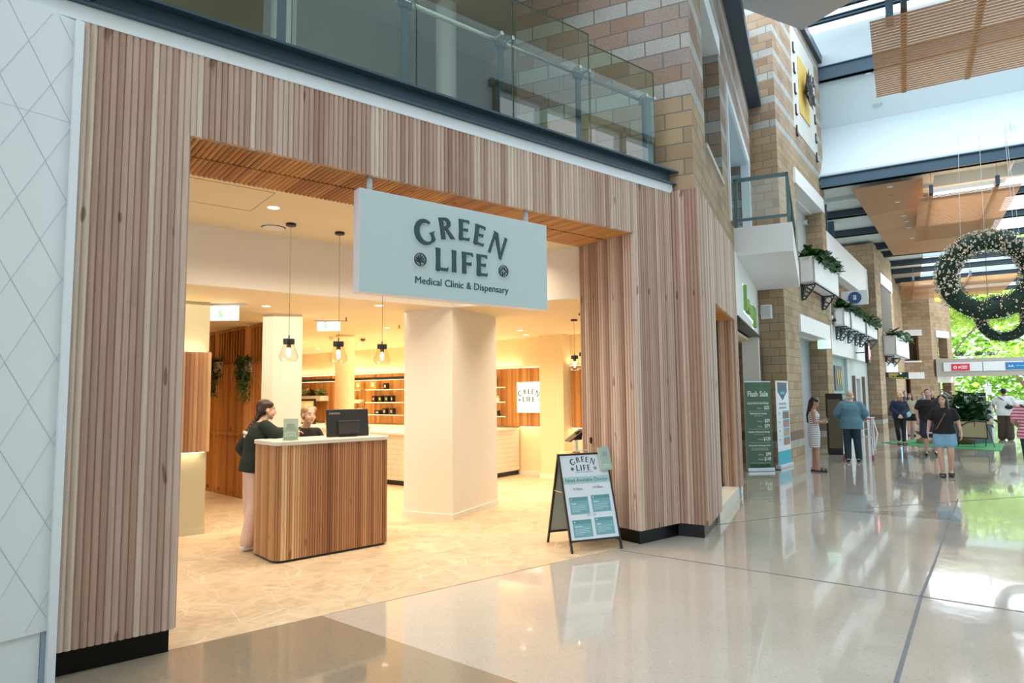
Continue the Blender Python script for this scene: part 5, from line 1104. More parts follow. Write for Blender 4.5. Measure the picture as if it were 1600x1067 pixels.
# wreaths
def wreath(c, R, r, lab, ang, lights, seed, hang=None):
    t = thing('christmas_wreath', lab, 'wreath', c, ang, 'hanging christmas wreaths')
    MB_ = MB(); n, m = 40, 12; vs = []; fs = []
    for i in range(n):
        for j in range(m):
            a, b = 2 * PI * i / n, 2 * PI * j / m; q = R + r * .8 * math.cos(b); vs.append((q * math.cos(a), r * .8 * math.sin(b), q * math.sin(a)))
    for i in range(n):
        for j in range(m): fs.append((i * m + j, i * m + (j + 1) % m, ((i + 1) % n) * m + (j + 1) % m, ((i + 1) % n) * m + j))
    MB_.add(vs, fs).build('ring_core', mat('dark_fir', (.012, .035, .022), .8), t)
    rng = random.Random(seed); mb = MB(); s = R
    for k in range(3600):
        a = rng.uniform(0, 2 * PI); b = rng.uniform(0, 2 * PI); q = r * rng.uniform(.72, 1.05)
        ctr = Vector(((R + q * math.cos(b)) * math.cos(a), q * math.sin(b), (R + q * math.cos(b)) * math.sin(a)))
        d = (Vector((math.cos(b) * math.cos(a), math.sin(b), math.cos(b) * math.sin(a))) + Vector((rng.gauss(0, .5), rng.gauss(0, .5), rng.gauss(0, .5)))).normalized() * .085 * R
        e = d.orthogonal().normalized() * .009 * R
        mb.add([tuple(ctr - e), tuple(ctr + e), tuple(ctr + d)], [(0, 1, 2)])
    o = mb.build('fir_needles', mat('fir_green', (.015, .085, .05), .6, var=.5, scale=8), t); o['kind'] = 'stuff'
    dec = MB(); 
    for k in range(620):
        a = rng.uniform(PI * -.15, PI * 1.15) if rng.random() < .86 else rng.uniform(0, 2 * PI); b = rng.uniform(PI * 1.0, PI * 2.0); q = r * 1.02
        ctr = ((R + q * math.cos(b)) * math.cos(a), q * math.sin(b), (R + q * math.cos(b)) * math.sin(a))
        z_ = .025 * R * rng.uniform(.6, 1.4); dec.ell(ctr, (z_, z_ * .7, z_ * rng.uniform(.8, 1.6)), 6, 4)
    o = dec.build('silver_and_gold_ornaments', mat('ornament_silver_gold', (.62, .60, .50), .2, metal=.7, var=.4, scale=9), t); o['kind'] = 'stuff'
    li = MB()
    for k in range(lights):
        a = rng.uniform(0, 2 * PI); b = rng.uniform(PI * .95, PI * 2.05); q = r * 1.08
        li.ell(((R + q * math.cos(b)) * math.cos(a), q * math.sin(b), (R + q * math.cos(b)) * math.sin(a)), (.0085 * R * .9,) * 3, 5, 3)
    o = li.build('fairy_lights', emitter('fairy_light', (1, .55, .28), 3), t); o['kind'] = 'stuff'
    for x in (-.62 * R, .78 * R): MB().tube((x, 0, math.sqrt(R * R - x * x)), (x * .8, .0, 8.14 - c[2]), .006, n=5).build('suspension_cable', CHROME, t)
    return t
wreath((19.02, 5.06, 4.51), .86, .27, 'large upper christmas wreath with silver ornaments', AZ - PI / 2 - rad(30), 230, 5)
wreath((19.32, 4.90, 3.46), .46, .14, 'small lower christmas wreath hanging under the large one', AZ - PI / 2 - rad(30), 130, 6)

# ------------------------------------------------------------------ footbridge and shop signs
FB = frame((44.7, 14.85), rad(-60))
struct('wall_footbridge', MB(FB).box(0, 14, .0, 1.8, 2.58, 3.62), mat('bridge_render', (.40, .40, .36), .7))
fs_ = thing('sign_fascia', 'white sign fascia along the footbridge', 'sign board', tuple(FB @ Vector((.35, -.04, 2.86))), rad(-60))
for k in range(6): MB().box(k * 2.0, k * 2.0 + 1.96, -.06, 0, 0, .54).build('fascia_panel', mat('fascia_white', (.70, .76, .80), .4), fs_)
ps = thing('post_sign', 'red POST sign on the footbridge fascia', 'sign', tuple(FB @ Vector((.75, -.12, 2.89))), rad(-60))
MB().box(0, .92, -.02, .02, 0, .40).build('panel', mat('post_red', (.62, .02, .06), .4), ps); text('lettering', 'POST', .20, WHITE, ps, (.58, -.022, .12), bold=.006); text('lettering', 'AUSTRALIA', .06, WHITE, ps, (.62, -.022, .29)); MB().tube((.18, -.02, .2), (.18, -.026, .2), .09, n=20).build('round_emblem', WHITE, ps)
MB().tube((.18, -.026, .2), (.18, -.03, .2), .045, n=16).build('emblem_centre', mat('post_red', (.62, .02, .06), .4), ps)
ms = thing('blue_shop_sign', 'blue sign with white mark on the footbridge fascia', 'sign', tuple(FB @ Vector((3.45, -.12, 2.90))), rad(-60))
MB().box(0, 1.35, -.02, .02, 0, .42).build('panel', mat('sign_blue', (.02, .17, .42), .4), ms); MB().box(.48, 1.26, -.023, -.02, .20, .24).build('word_line', mat('pale_blue_ink', (.15, .45, .65), .4), ms); MB().box(1.08, 1.22, -.023, -.02, .06, .09).build('corner_mark', WHITE, ms); text('lettering', 'AA', .22, WHITE, ms, (.24, -.022, .14))
rl_ = thing('bridge_rail', 'thin metal rail and plants along the footbridge edge', 'railing', tuple(FB @ Vector((1.0, .2, 3.62))), rad(-60))
MB().tube((0, 0, .16), (3, 0, .16), .015, n=5).tube((4.2, 0, .16), (12, 0, .16), .015, n=5).build('rail', GREY, rl_)
for i, x in enumerate((.3, 1.3, 2.0, 4.6, 5.6, 6.6, 8.4)):
    mb = MB(); leaf_quads(mb, (0, 0, .05), 26, (.22, .08, .03), .30, -.9, random.Random(i)); o = mb.build('strappy_plant', LEAF2, M=Matrix.Translation(tuple(FB @ Vector((1 + x, .45, 3.74))))); tag(o, 'strappy plant on the footbridge edge, %s from the third tower' % ('first second third fourth fifth sixth seventh'.split()[i]), 'plant', 'plants on the footbridge')
struct('trim_far_roof', MB(frame((58, 20), rad(-62))).box(-2, 22, 0, .6, 9.6, 10.3).box(-2, 22, .5, 6, 10.8, 11.6), mat('far_white_roof', (.55, .66, .74), .5))
# ------------------------------------------------------------------ pull-up banners
def prj_pt(px, py, z=0): v = at_z(px, py, z); return v
ba = prj_pt(1168, 737); bb_ = prj_pt(1209, 735)
bn = thing('pull_up_banner', 'tall green Flash Sale pull-up banner beside the white shopfront', 'banner', (12.884, 8.014, 0), math.atan2(-.318, .505))
bn.scale = (.745, 1, 1)
BW = .80; bgm = mat('banner_green', (.085, .175, .115), .5, var=.03)
MB().box(0, BW, -.004, .004, .08, 1.93).build('banner_sheet', bgm, bn); MB().box(-.01, BW + .01, -.05, .05, 0, .08).build('base_cassette', CHROME, bn, bevel=.01); MB().box(0, BW, -.01, .01, 1.93, 1.95).build('top_bar', CHROME, bn); MB().box(-.25 + BW, BW + .3, .1, .35, 0, .012).build('foot', BLACK, bn)
bw_ = mat('banner_white_ink', (.80, .84, .80), .5); bk_ = mat('banner_dark_ink', (.02, .04, .03), .5)
def bt(s, size, z, x=BW / 2, al='CENTER', m=bw_, sx=1.0, bold=0.0): text('print', s, size, m, bn, (x, -.006, z), align=al, ext=.0005, sx=sx, bold=bold)
bt('Flash Sale', .165, 1.62, bold=.004)
for s_, z in (('Express Neck Shoulder Massage', 1.455), ('Reflexology Foot massage', 1.235), ('Relaxation Whole body Massage', .835), ('Neck shoulder Neck Massage & Facial', .545)): bt(s_, .05 if len(s_) < 32 else .043, z, bold=.0015)
for a_, b_, z in (('15 mins', '$25', 1.34), ('45 mins', '$59', 1.055), ('60 mins', '$79', .945), ('60 mins', '$129', .665), ('60 mins', '$99', .335), ('90 mins', '$149', .235)):
    bt(b_, .105, z, .74, 'RIGHT', bold=.003); bt(a_, .045, z + .01, .50, 'RIGHT')
for z in (1.495, 1.30, .91, .615, .18): MB().box(.1, .72, -.0055, -.004, z, z + .004).build('rule_line', bw_, bn)
for s_, z in (('(Get 10 minutes free)', 1.19), ('(or 10 minutes aromatic)', .79), ('Relax a stressed head with this extra time', .49), ('massage neck head and shoulders and enjoy', .455)): bt(s_, .03, z)
bt('Health Fund rebates Available', .052, .125, m=bk_, bold=.002); bt('Booking number 07 3423 5576', .045, .09, m=bk_, bold=.001)
b2 = thing('pull_up_banner', 'narrow white and aqua beauty banner beside the brick tower', 'banner', (13.803, 7.809, 0), math.atan2(.204, .932))
b2.scale = (1.2, 1, 1)
BW2 = .78
MB().box(0, BW2, -.004, .004, .08, 1.95).build('banner_sheet', mat('banner_white', (.72, .76, .80), .5), b2); MB().box(-.02, BW2 + .02, -.06, .06, 0, .08).build('base_cassette', mat('light_grey_plastic', (.6, .62, .62), .5), b2, bevel=.01); MB().box(0, BW2, -.01, .01, 1.95, 1.97).build('top_bar', CHROME, b2)
MB().box(.0, BW2, -.0055, -.004, .08, .38).build('aqua_base', mat('aqua_print', (.03, .42, .55), .5), b2)
MB().poly_y([(.1, 1.93), (.68, 1.93), (.68, 1.72), (.39, 1.52), (.1, 1.72)], -.0055, -.004).build('navy_pennant', mat('navy_print', (.03, .07, .13), .5), b2)
MB().box(.26, .52, -.0065, -.0055, 1.66, 1.72).build('aqua_wordmark', mat('aqua_print', (.03, .42, .55), .5), b2)
for z_ in (1.42, 1.33):
    for x_ in range(10): MB().box(.17 + x_ * .045, .17 + x_ * .045 + .028, -.006, -.004, z_, z_ + .045).build('heading_mark', mat('grey_blue_print', (.20, .26, .34), .5), b2)
for i in range(4):
    z = .50 + i * .20; MB().box(.36, .74, -.006, -.004, z, z + .15).build('photo_print', mat('photo_brown_%d' % i, ((.35, .18, .14), (.45, .33, .24), (.38, .2, .2), (.2, .12, .08))[i], .5, var=.5, scale=9), b2); MB().box(.36, .74, -.006, -.004, z + .15, z + .185).build('aqua_caption', mat('aqua_print', (.03, .42, .55), .5), b2); MB().box(.05, .3, -.006, -.004, z + .02, z + .024).box(.05, .3, -.006, -.004, z + .09, z + .094).box(.10, .2, -.006, -.004, z + .12, z + .15).build('caption_line', mat('aqua_print', (.03, .42, .55), .5), b2)
lh = thing('leaflet_rack', 'small white leaflet rack between the two banners', 'leaflet rack', (13.75, 8.15, 0), rad(-30))
MB().tube((0, 0, 0), (0, 0, .75), .015).build('post', CHROME, lh); MB().lathe([(.14, 0), (.14, .015)], n=16).build('foot', BLACK, lh)
MB(Matrix.Translation((0, -.05, .62)) @ Matrix.Rotation(rad(25), 4, 'Y') @ Matrix.Rotation(rad(-20), 4, 'X')).box(-.08, .08, -.01, .03, -.15, .2).build('leaflets', WHITE, lh)

# ------------------------------------------------------------------ seating island, plants, rug
struct('floor_green_rug', MB().prism([(22.2, 5.9), (25.2, 6.6), (26.4, 9.2), (23.3, 9.5), (22.4, 8.0)], 0, .012), mat('green_rug', (.03, .22, .07), .9))
pf = thing('planter_bed', 'long planter bed with lush dark foliage behind the cane rocker', 'planter', at_z(1512, 690, 0), A2 + rad(95))
MB().box(-.62, .5, 0, .7, 0, .62).build('planter_box', mat('grey_planter', (.16, .19, .21), .5), pf); MB().box(-.66, .54, -.04, .74, .62, .70).build('timber_rim', mat('pale_timber_rim', (.5, .38, .24), .5), pf)
mb = MB(); rng = random.Random(11)
for k in range(900): leaf_quads(mb, (rng.uniform(-.5, .4), rng.uniform(0, .7), rng.uniform(.7, 1.6) - abs(rng.uniform(-.3, .3))), 1, (.1, .1, .1), .22, -.1, rng)
mb.build('foliage', mat('dark_foliage', (.03, .11, .035), .5, var=.5, scale=10), pf)
mb = MB()
for k in range(46):
    a = rng.uniform(0, 2 * PI); ln = rng.uniform(.8, 1.2); p0 = Vector((.1, .4, 1.0)); d = Vector((math.cos(a) * .75, math.sin(a) * .75, 1.0))
    prev = p0
    for i in range(1, 7):
        f = i / 6; q = p0 + Vector((d.x * ln * f, d.y * ln * f, ln * (f * 1.35 - f * f * .75))); e = (q - prev).cross(Vector((0, 0, 1))).normalized() * .045 * (1.1 - f)
        mb.add([tuple(prev - e), tuple(q - e * .8), tuple(q + e * .8), tuple(prev + e)], [(0, 1, 2, 3)])
        prev = q
mb.build('palm_fronds', mat('palm_green', (.02, .08, .035), .5, var=.4), pf)
pbk = thing('black_info_panel', 'black panel with white ring marks behind the foliage', 'panel', at_z(1506, 683, 0), rad(-62))
MB().box(0, .75, -.04, .04, .4, 1.62).build('panel', BLACK, pbk); q = MB()
for x in (.25, .50): 
    for pp_ in circle_ring(x, 1.38, .12, .025, 20): q.poly_y(pp_, -.045, -.04)
q.build('ring_marks', WHITE, pbk)
for s in (0.05, .65): MB().box(s, s + .05, -.03, .03, 0, .4).build('leg', BLACK, pbk)
rk = thing('cane_rocking_seat', 'cane backed lounge seat with thin black frame on the green rug', 'chair', at_z(1521, 699, 0), rad(-68))
rk.scale = (.68, .68, .9)
q = MB(); arcp = [(-.55, 0, .33), (-.52, 0, .50), (-.38, 0, .72), (-.15, 0, .84), (.15, 0, .88), (.52, 0, .86), (.55, 0, .3)]
q.path(arcp, .02); q.path([arcp[-1], arcp[0]], .02); q.build('back_frame', BLACK, rk)
MB().add([(x, .01, z) for x, y, z in arcp], [tuple(range(len(arcp)))]).build('cane_panel', mat('woven_cane', (.34, .27, .15), .7, var=.2, scale=40), rk)
for a_, b_ in (((-.5, 0, .35), (-.55, .1, 0)), ((.5, 0, .85), (.78, .05, 0)), ((.1, 0, .85), (.05, .1, 0)), ((.5, .1, .35), (.5, .5, 0))): MB().tube(a_, b_, .014).build('leg', BLACK, rk)
MB().box(-.5, .55, .05, .6, .3, .36).build('seat', mat('woven_cane', (.34, .27, .15), .7), rk)
so = thing('timber_stool', 'low hourglass timber stool on the green rug', 'stool', (24.0, 8.45, 0))
MB().lathe([(.22, .0), (.235, .03), (.22, .12), (.06, .2), (.06, .22), (.2, .30), (.26, .38), (.26, .40), (.0, .40)], n=24, cap=False).build('turned_stool', mat('stool_timber', (.27, .17, .075), .6, var=.15), so)
so2 = thing('round_ottoman', 'brown round ottoman at the foot of the planter bed', 'stool', at_z(1505, 694, 0)); MB().lathe([(.26, 0), (.33, .12), (.33, .25), (.24, .34), (0, .36)], n=20, cap=False).build('cushion', mat('brown_leather', (.13, .06, .03), .5), so2, smooth=True)
ab = thing('white_a_frame', 'white A-frame trestle beside the second tower', 'trestle', at_z(1356, 678, 0), rad(-40))
ab.scale = (.7, .7, .9)
for x0, x1 in ((0, .12), (.55, .43)):
    for y in (0, .4): MB().tube((x0, y, 0), (x1, .2, .72), .03).build('leg', WHITE, ab)
MB().box(.08, .5, .1, .3, .70, .74).build('top', WHITE, ab)
fw_ = thing('queue_post', 'steel posts in front of the second tower doorway', 'post', (30.6, 11.6, 0))
for x in (0, .35): MB().tube((x, 0, 0), (x, 0, 1.0), .04).build('post', CHROME, fw_)

# ------------------------------------------------------------------ outside: trees, car, shelter, bollard
def tree(x, y, H, crown, lab, seed, dens=5200, m=LEAFT, trunk=True, ls=.5):
    t = thing('street_tree', lab, 'tree', (x, y, 0), 0, 'trees outside the mall end'); rng = random.Random(seed)
    br_ = MB(); tips = []
    p0 = Vector((0, 0, 0)); p1 = Vector((rng.uniform(-.3, .3), 0, H * .22)); br_.tube(p0, p1, .20, .15)
    for k in range(5):
        a = 2 * PI * k / 5 + rng.uniform(-.3, .3); q = p1 + Vector((math.cos(a) * H * .14, math.sin(a) * H * .14, H * .22)); br_.tube(p1, q, .11, .07)
        for j in range(2):
            a2 = a + rng.uniform(-.6, .6); q2 = q + Vector((math.cos(a2) * H * .15, math.sin(a2) * H * .15, H * .17)); br_.tube(q, q2, .06, .03); tips.append(q2)
    br_.build('trunk', BARK, t)
    mb = MB(); mb2 = MB(); R = crown
    for k in range(dens):
        c = rng.choice(tips); g = Vector((rng.gauss(0, R * .36), rng.gauss(0, R * .36), abs(rng.gauss(0, R * .26)) - R * .1))
        leaf_quads(mb if rng.random() < .7 else mb2, tuple(c + g), 1, (.1, .1, .1), ls, -.1, rng)
    mb.build('crown', m, t); mb2.build('blossom', LEAFT2, t)
for args in ((56, 12.8, 5.2, 3.0, 'nearest street tree with pale forked trunk seen below the footbridge', 1, 3400, LEAFT, True, .34),
             (66, 22, 13, 6, 'bright green street tree behind the footbridge, on the left', 2), (68, 12, 14, 7, 'bright green street tree behind the small wreath', 3), (66, 2, 13, 6, 'bright green street tree at the right edge beyond the footbridge', 4)):
    tree(*args)
hd = MB(); rng = random.Random(3)
for k in range(24000): leaf_quads(hd, (rng.uniform(86, 90), rng.uniform(-12, 48), 19 * rng.random() ** 1.2), 1, (.2, .2, .2), .95, -.1, rng)
tag(hd.build('hedge_backdrop', LEAFT), 'mass of green foliage filling the view beyond the street', 'foliage', kind='stuff')
cr = thing('parked_car', 'white parked car outside beyond the tree trunk', 'car', (62, 15.5, 0), rad(-65))
MB().add([(0, 0, .3), (4.4, 0, .3), (4.4, 1.8, .3), (0, 1.8, .3), (0, 0, .9), (4.4, 0, .9), (4.4, 1.8, .9), (0, 1.8, .9)], [(3, 2, 1, 0), (4, 5, 6, 7), (0, 1, 5, 4), (1, 2, 6, 5), (2, 3, 7, 6), (3, 0, 4, 7)]).build('body', mat('car_white', (.75, .77, .8), .2), cr, bevel=.12)
MB().add([(.7, .1, .88), (3.9, .1, .88), (3.9, 1.7, .88), (.7, 1.7, .88), (1.3, .2, 1.42), (3.2, .2, 1.42), (3.2, 1.6, 1.42), (1.3, 1.6, 1.42)], [(3, 2, 1, 0), (4, 5, 6, 7), (0, 1, 5, 4), (1, 2, 6, 5), (2, 3, 7, 6), (3, 0, 4, 7)]).build('cabin', mat('car_glass', (.08, .1, .12), .08), cr)
for x in (.8, 3.6):
    for y in (0, 1.8): MB().tube((x, y - .1, .32), (x, y + .1, .32), .32, n=18).build('wheel', BLACK, cr)
bs = thing('bus_shelter', 'glass bus shelter outside beyond the tree trunk', 'shelter', (60, 13.2, 0), rad(-62))
MB().box(0, 8, 0, 1.6, 2.3, 2.42).build('roof', GREY, bs); MB().box(0, 8, 1.5, 1.53, .2, 2.3).build('glass_back', GLASS, bs)
for x in (0, 4, 7.9): MB().box(x, x + .08, 1.45, 1.55, 0, 2.3).build('post', GREY, bs)
sgp = thing('street_sign', 'white street sign on a pole left of the tree trunk', 'sign', (53, 14.6, 0), rad(-65)); MB().tube((0, 0, 0), (0, 0, 2.6), .04).build('pole', GREY, sgp); MB().box(-.2, .2, -.05, -.03, 1.4, 2.0).build('panel', mat('fascia_white', (.7, .76, .8), .4), sgp)
for i, (px, py) in enumerate(((1548, 664),)): p_ = at_z(px, py, 0); tag(MB().lathe([(.14, 0), (.14, 1.0), (.1, 1.04)], n=16).build('bollard', GREY, M=Matrix.Translation((p_.x, p_.y, 0))), 'grey bollard at the mall entrance right of the foliage', 'bollard')

# ================================================================== PEOPLE
def V(*a): return Vector(a)
class Blob(MB):
    def cap(s, a, b, ra, rb, asp=1.0, side=None, n=14):
        a, b = Vector(a), Vector(b); d = (b - a); L_ = d.length; d = d.normalized() if L_ > 1e-6 else V(0, 0, 1)
        sd = Vector(side) if side else d.orthogonal(); sd = (sd - d * sd.dot(d)).normalized(); t = d.cross(sd)
        vs = []; rings = []
        seq = [(a - d * ra * math.sin(x), ra * math.cos(x)) for x in (1.25, .8, .4)] + [(a + (b - a) * f, ra + (rb - ra) * f) for f in (0, .33, .66, 1)] + [(b + d * rb * math.sin(x), rb * math.cos(x)) for x in (.4, .8, 1.25)]
        for c, r in seq:
            rings.append(len(vs))
            for i in range(n):
                q = 2 * PI * i / n; vs.append(tuple(c + sd * r * asp * math.cos(q) + t * r * math.sin(q)))
        fs = [tuple(range(n - 1, -1, -1)), tuple(rings[-1] + i for i in range(n))]
        for k in range(len(rings) - 1):
            for i in range(n): fs.append((rings[k] + i, rings[k] + (i + 1) % n, rings[k + 1] + (i + 1) % n, rings[k + 1] + i))
        return s.add(vs, fs)
    def loft(s, secs, side=(1, 0, 0), n=20, power=1.0):
        """secs: (centre, half width along side, half depth)"""
        vs = []; m = len(secs)
        for k, (c, rx, ry) in enumerate(secs):
            c = Vector(c); d = (Vector(secs[min(m - 1, k + 1)][0]) - Vector(secs[max(0, k - 1)][0])).normalized()
            sd = Vector(side); sd = (sd - d * sd.dot(d)).normalized(); t = d.cross(sd)
            for i in range(n):
                q = 2 * PI * i / n; vs.append(tuple(c + sd * rx * math.cos(q) + t * ry * math.sin(q)))
        fs = [tuple(range(n - 1, -1, -1)), tuple((m - 1) * n + i for i in range(n))]
        for k in range(m - 1):
            for i in range(n): fs.append((k * n + i, k * n + (i + 1) % n, (k + 1) * n + (i + 1) % n, (k + 1) * n + i))
        return s.add(vs, fs)
    def fuse(s, name, mats, parent, vox=.01, it=2, paint=None):
        me = bpy.data.meshes.new(name); me.from_pydata(s.v, [], s.f); o = bpy.data.objects.new(name, me); col.objects.link(o)
        r = o.modifiers.new('r', 'REMESH'); r.mode = 'VOXEL'; r.voxel_size = vox
        if it: sm = o.modifiers.new('s', 'SMOOTH'); sm.factor = .5; sm.iterations = it
        dg = bpy.context.evaluated_depsgraph_get(); m2 = bpy.data.meshes.new_from_object(o.evaluated_get(dg)); bpy.data.objects.remove(o)
        m2.name = name; m2.materials.clear()
        mats = mats if isinstance(mats, (list, tuple)) else [mats]
        for m_ in mats: m2.materials.append(m_)
        m2.polygons.foreach_set('use_smooth', [True] * len(m2.polygons))
        if paint:
            for p in m2.polygons: p.material_index = paint(p.center)
        q = bpy.data.objects.new(name, m2); col.objects.link(q); q.parent = parent; return q
LIP = mat('lips', (.48, .17, .15), .4); EYEW = mat('eye_white', (.62, .60, .58), .3); IRIS = mat('iris_dark', (.03, .025, .02), .2); BROWM = mat('eyebrow', (.10, .06, .04), .8)
def head_basis(yaw=0, nod=0):
    f = V(math.sin(yaw) * math.cos(nod), math.cos(yaw) * math.cos(nod), math.sin(nod)); r = V(math.cos(yaw), -math.sin(yaw), 0); u = r.cross(f); return r, f, u
def add_head(B, hc, yaw=0, nod=0, k=1.0, male=False):
    r, f, u = head_basis(yaw, nod); P = lambda x, y, z: Vector(hc) + (r * x + f * y + u * z) * k
    def el(c, rad_):
        b = Blob(Matrix(((r.x, f.x, u.x, c.x), (r.y, f.y, u.y, c.y), (r.z, f.z, u.z, c.z), (0, 0, 0, 1)))); b.ell((0, 0, 0), tuple(q * k for q in rad_), 20, 14); B.v += [] ; base = len(B.v); B.v += [tuple(B.M @ Vector(v)) for v in b.v]; B.f += [tuple(base + i for i in fc) for fc in b.f]; B.mi += [0] * len(b.f)
    el(P(0, -.012, .030), (.074, .094, .084)); el(P(0, .028, -.030), (.058, .060, .074)); el(P(0, .058, -.092), (.022 if not male else .028, .020, .018))
    el(P(0, .035, -.068), (.046, .045, .034)); el(P(0, .072, .028), (.048, .018, .012)); 
    for s in (-1, 1): el(P(s * .036, .060, -.030), (.022, .022, .024)); el(P(s * .076, -.008, -.010), (.008, .019, .030)); el(P(s * .031, .079, .008), (.0135, .009, .008))
    B.cap(P(0, .086, .012), P(0, .106, -.026), .006 * k, .0105 * k); el(P(0, .100, -.030), (.015, .010, .008)); el(P(0, .087, -.056), (.022, .011, .0095))
    return P
def head_paint(P, r, f, u, k, base=0):
    inv = lambda c, o: Vector(((c - o).dot(r), (c - o).dot(f), (c - o).dot(u)))
    o = P(0, 0, 0)
    def fn(c):
        q = inv(c, o) / k
        if q.y > .06 and abs(q.x) < .055:
            if abs(q.x) < .021 and -.066 < q.z < -.047 and q.y > .082: return 1
            ax = abs(q.x) - .031
            if (ax / .0135) ** 2 + ((q.z - .009) / .0065) ** 2 < 1: return 3 if (ax / .0062) ** 2 + ((q.z - .009) / .0062) ** 2 < 1 else 2
            if abs(ax) < .018 and .022 + .1 * (0.018 - abs(ax)) < q.z < .030 + .1 * (0.018 - abs(ax)): return 4
        return 0
    return fn
def add_hand(B, w_, d, n, k=1.0, curl=.5, thumb=1):
    """w_: wrist, d: direction, n: palm normal (palm faces n)"""
    d = Vector(d).normalized(); n = Vector(n); n = (n - d * n.dot(d)).normalized(); s = d.cross(n) * thumb; w_ = Vector(w_)
    B.cap(w_, w_ + d * .075 * k, .016 * k, .015 * k, 2.3, s)
    for i, (o_, l1) in enumerate(((-.031, .032), (-.0105, .040), (.0105, .043), (.031, .038))):
        a = w_ + d * .088 * k + s * o_ * k; c1 = curl * .6; p = a + (d * math.cos(c1) + n * math.sin(c1)) * l1 * k; c2 = curl * 1.5; q = p + (d * math.cos(c2) + n * math.sin(c2)) * .030 * k
        B.cap(w_ + d * .06 * k + s * o_ * k, a, .0095 * k, .0095 * k); B.cap(a, p, .0092 * k, .0085 * k); B.cap(p, q, .0085 * k, .0072 * k)
    a = w_ + d * .025 * k + s * .030 * k; b = a + (d * .7 + s * .7 + n * .25).normalized() * .045 * k; c = b + (d * .9 + s * .1 + n * .4).normalized() * .035 * k
    B.cap(a, b, .012 * k, .0105 * k); B.cap(b, c, .0105 * k, .008 * k)
STAND = dict(hip=V(0, 0, .90), chest=V(0, .01, 1.26), neck=V(0, 0, 1.425), head=V(0, .02, 1.575), shw=.175, hipw=.085,
             kneeL=V(-.095, .01, .48), ankL=V(-.10, -.02, .08), toeL=V(-.11, .14, .03), kneeR=V(.095, .01, .48), ankR=V(.10, -.02, .08), toeR=V(.11, .14, .03),
             elL=V(-.235, -.03, 1.13), wrL=V(-.25, .05, .88), elR=V(.235, -.03, 1.13), wrR=V(.25, .05, .88), hdL=V(0, .1, -1), hdR=V(0, .1, -1), nL=V(1, .2, 0), nR=V(-1, .2, 0), curlL=.5, curlR=.5, yaw=0, nod=0, lean=0)
def person(name_label, loc, rz, J=None, h=1.70, skin=SKIN, vox=.010, bulk=1.0, top=None, bottom=None, hair=None, shoes=None, male=False, extra=None, group=None, legskin=True):
    t = thing('person', name_label, 'person', loc, rz, group); t.scale = (h / 1.70,) * 3
    j = dict(STAND); j.update(J or {}); g = bulk
    hip, ch, nk, hd = j['hip'], j['chest'], j['neck'], j['head']
    up = (nk - hip).normalized(); side = V(1, 0, 0) if not j.get('side') else j['side']
    shL = j.get('shL', nk - side * (j['shw'] - .012) - V(0, 0, .072)); shR = j.get('shR', nk + side * (j['shw'] - .012) - V(0, 0, .072)); j['shL'], j['shR'] = shL, shR
    wst = hip.lerp(ch, .45)
    hL, hR = hip - side * j['hipw'], hip + side * j['hipw']; j['hL'], j['hR'] = hL, hR
    B = Blob()
    B.loft([(hip - up * .09, .10 * g, .075 * g), (hip - up * .03, .165 * g, .115 * g), (hip + up * .05, .16 * g, .11 * g), (wst, .128 * g, .095 * g), (wst.lerp(ch, .5), .14 * g, .10 * g), (ch, .158 * g, .112 * g), (ch.lerp(nk, .6), .145 * g, .09 * g), (nk - up * .03, .085, .065), (nk + up * .01, .05, .05)], side)
    B.cap(nk - up * .03, hd - V(0, 0, .05) - (hd - nk) * .0, .052 if not male else .060, .047 if not male else .056)
    P = add_head(B, hd, j['yaw'], j['nod'], 1.0, male)
    for s, sh, el, wr, dd, nn, cu in ((-1, shL, j['elL'], j['wrL'], j['hdL'], j['nL'], j['curlL']), (1, shR, j['elR'], j['wrR'], j['hdR'], j['nR'], j['curlR'])):
        B.cap(nk - up * .05, sh, .045, .048 * g); B.cap(sh, el, .050 * g, .038 * g); B.cap(el, wr, .038 * g, .025); add_hand(B, wr, dd, nn, 1.0, cu, s)
    for s, hh, kn, an, to in ((-1, hL, j['kneeL'], j['ankL'], j['toeL']), (1, hR, j['kneeR'], j['ankR'], j['toeR'])):
        B.cap(hh, kn, .088 * g, .055 * g); B.cap(kn, kn.lerp(an, .35), .054 * g, .054 * g); B.cap(kn.lerp(an, .3), an, .054 * g, .036); B.cap(an - V(0, 0, .03) - (to - an) * .25, to, .034, .026, 1.2, (1, 0, 0))
    rr_, ff_, uu_ = head_basis(j['yaw'], j['nod'])
    B.fuse('body', [skin, LIP, EYEW, IRIS, BROWM], t, vox, 1, head_paint(P, rr_, ff_, uu_, 1.0))
    if bottom: bottom(t, j, g, vox, up, side)
    if top: top(t, j, g, vox, up, side, wst)
    if shoes: shoes(t, j, vox)
    if hair: hair(t, P, j, vox)
    if extra: extra(t, j, P)
    return t
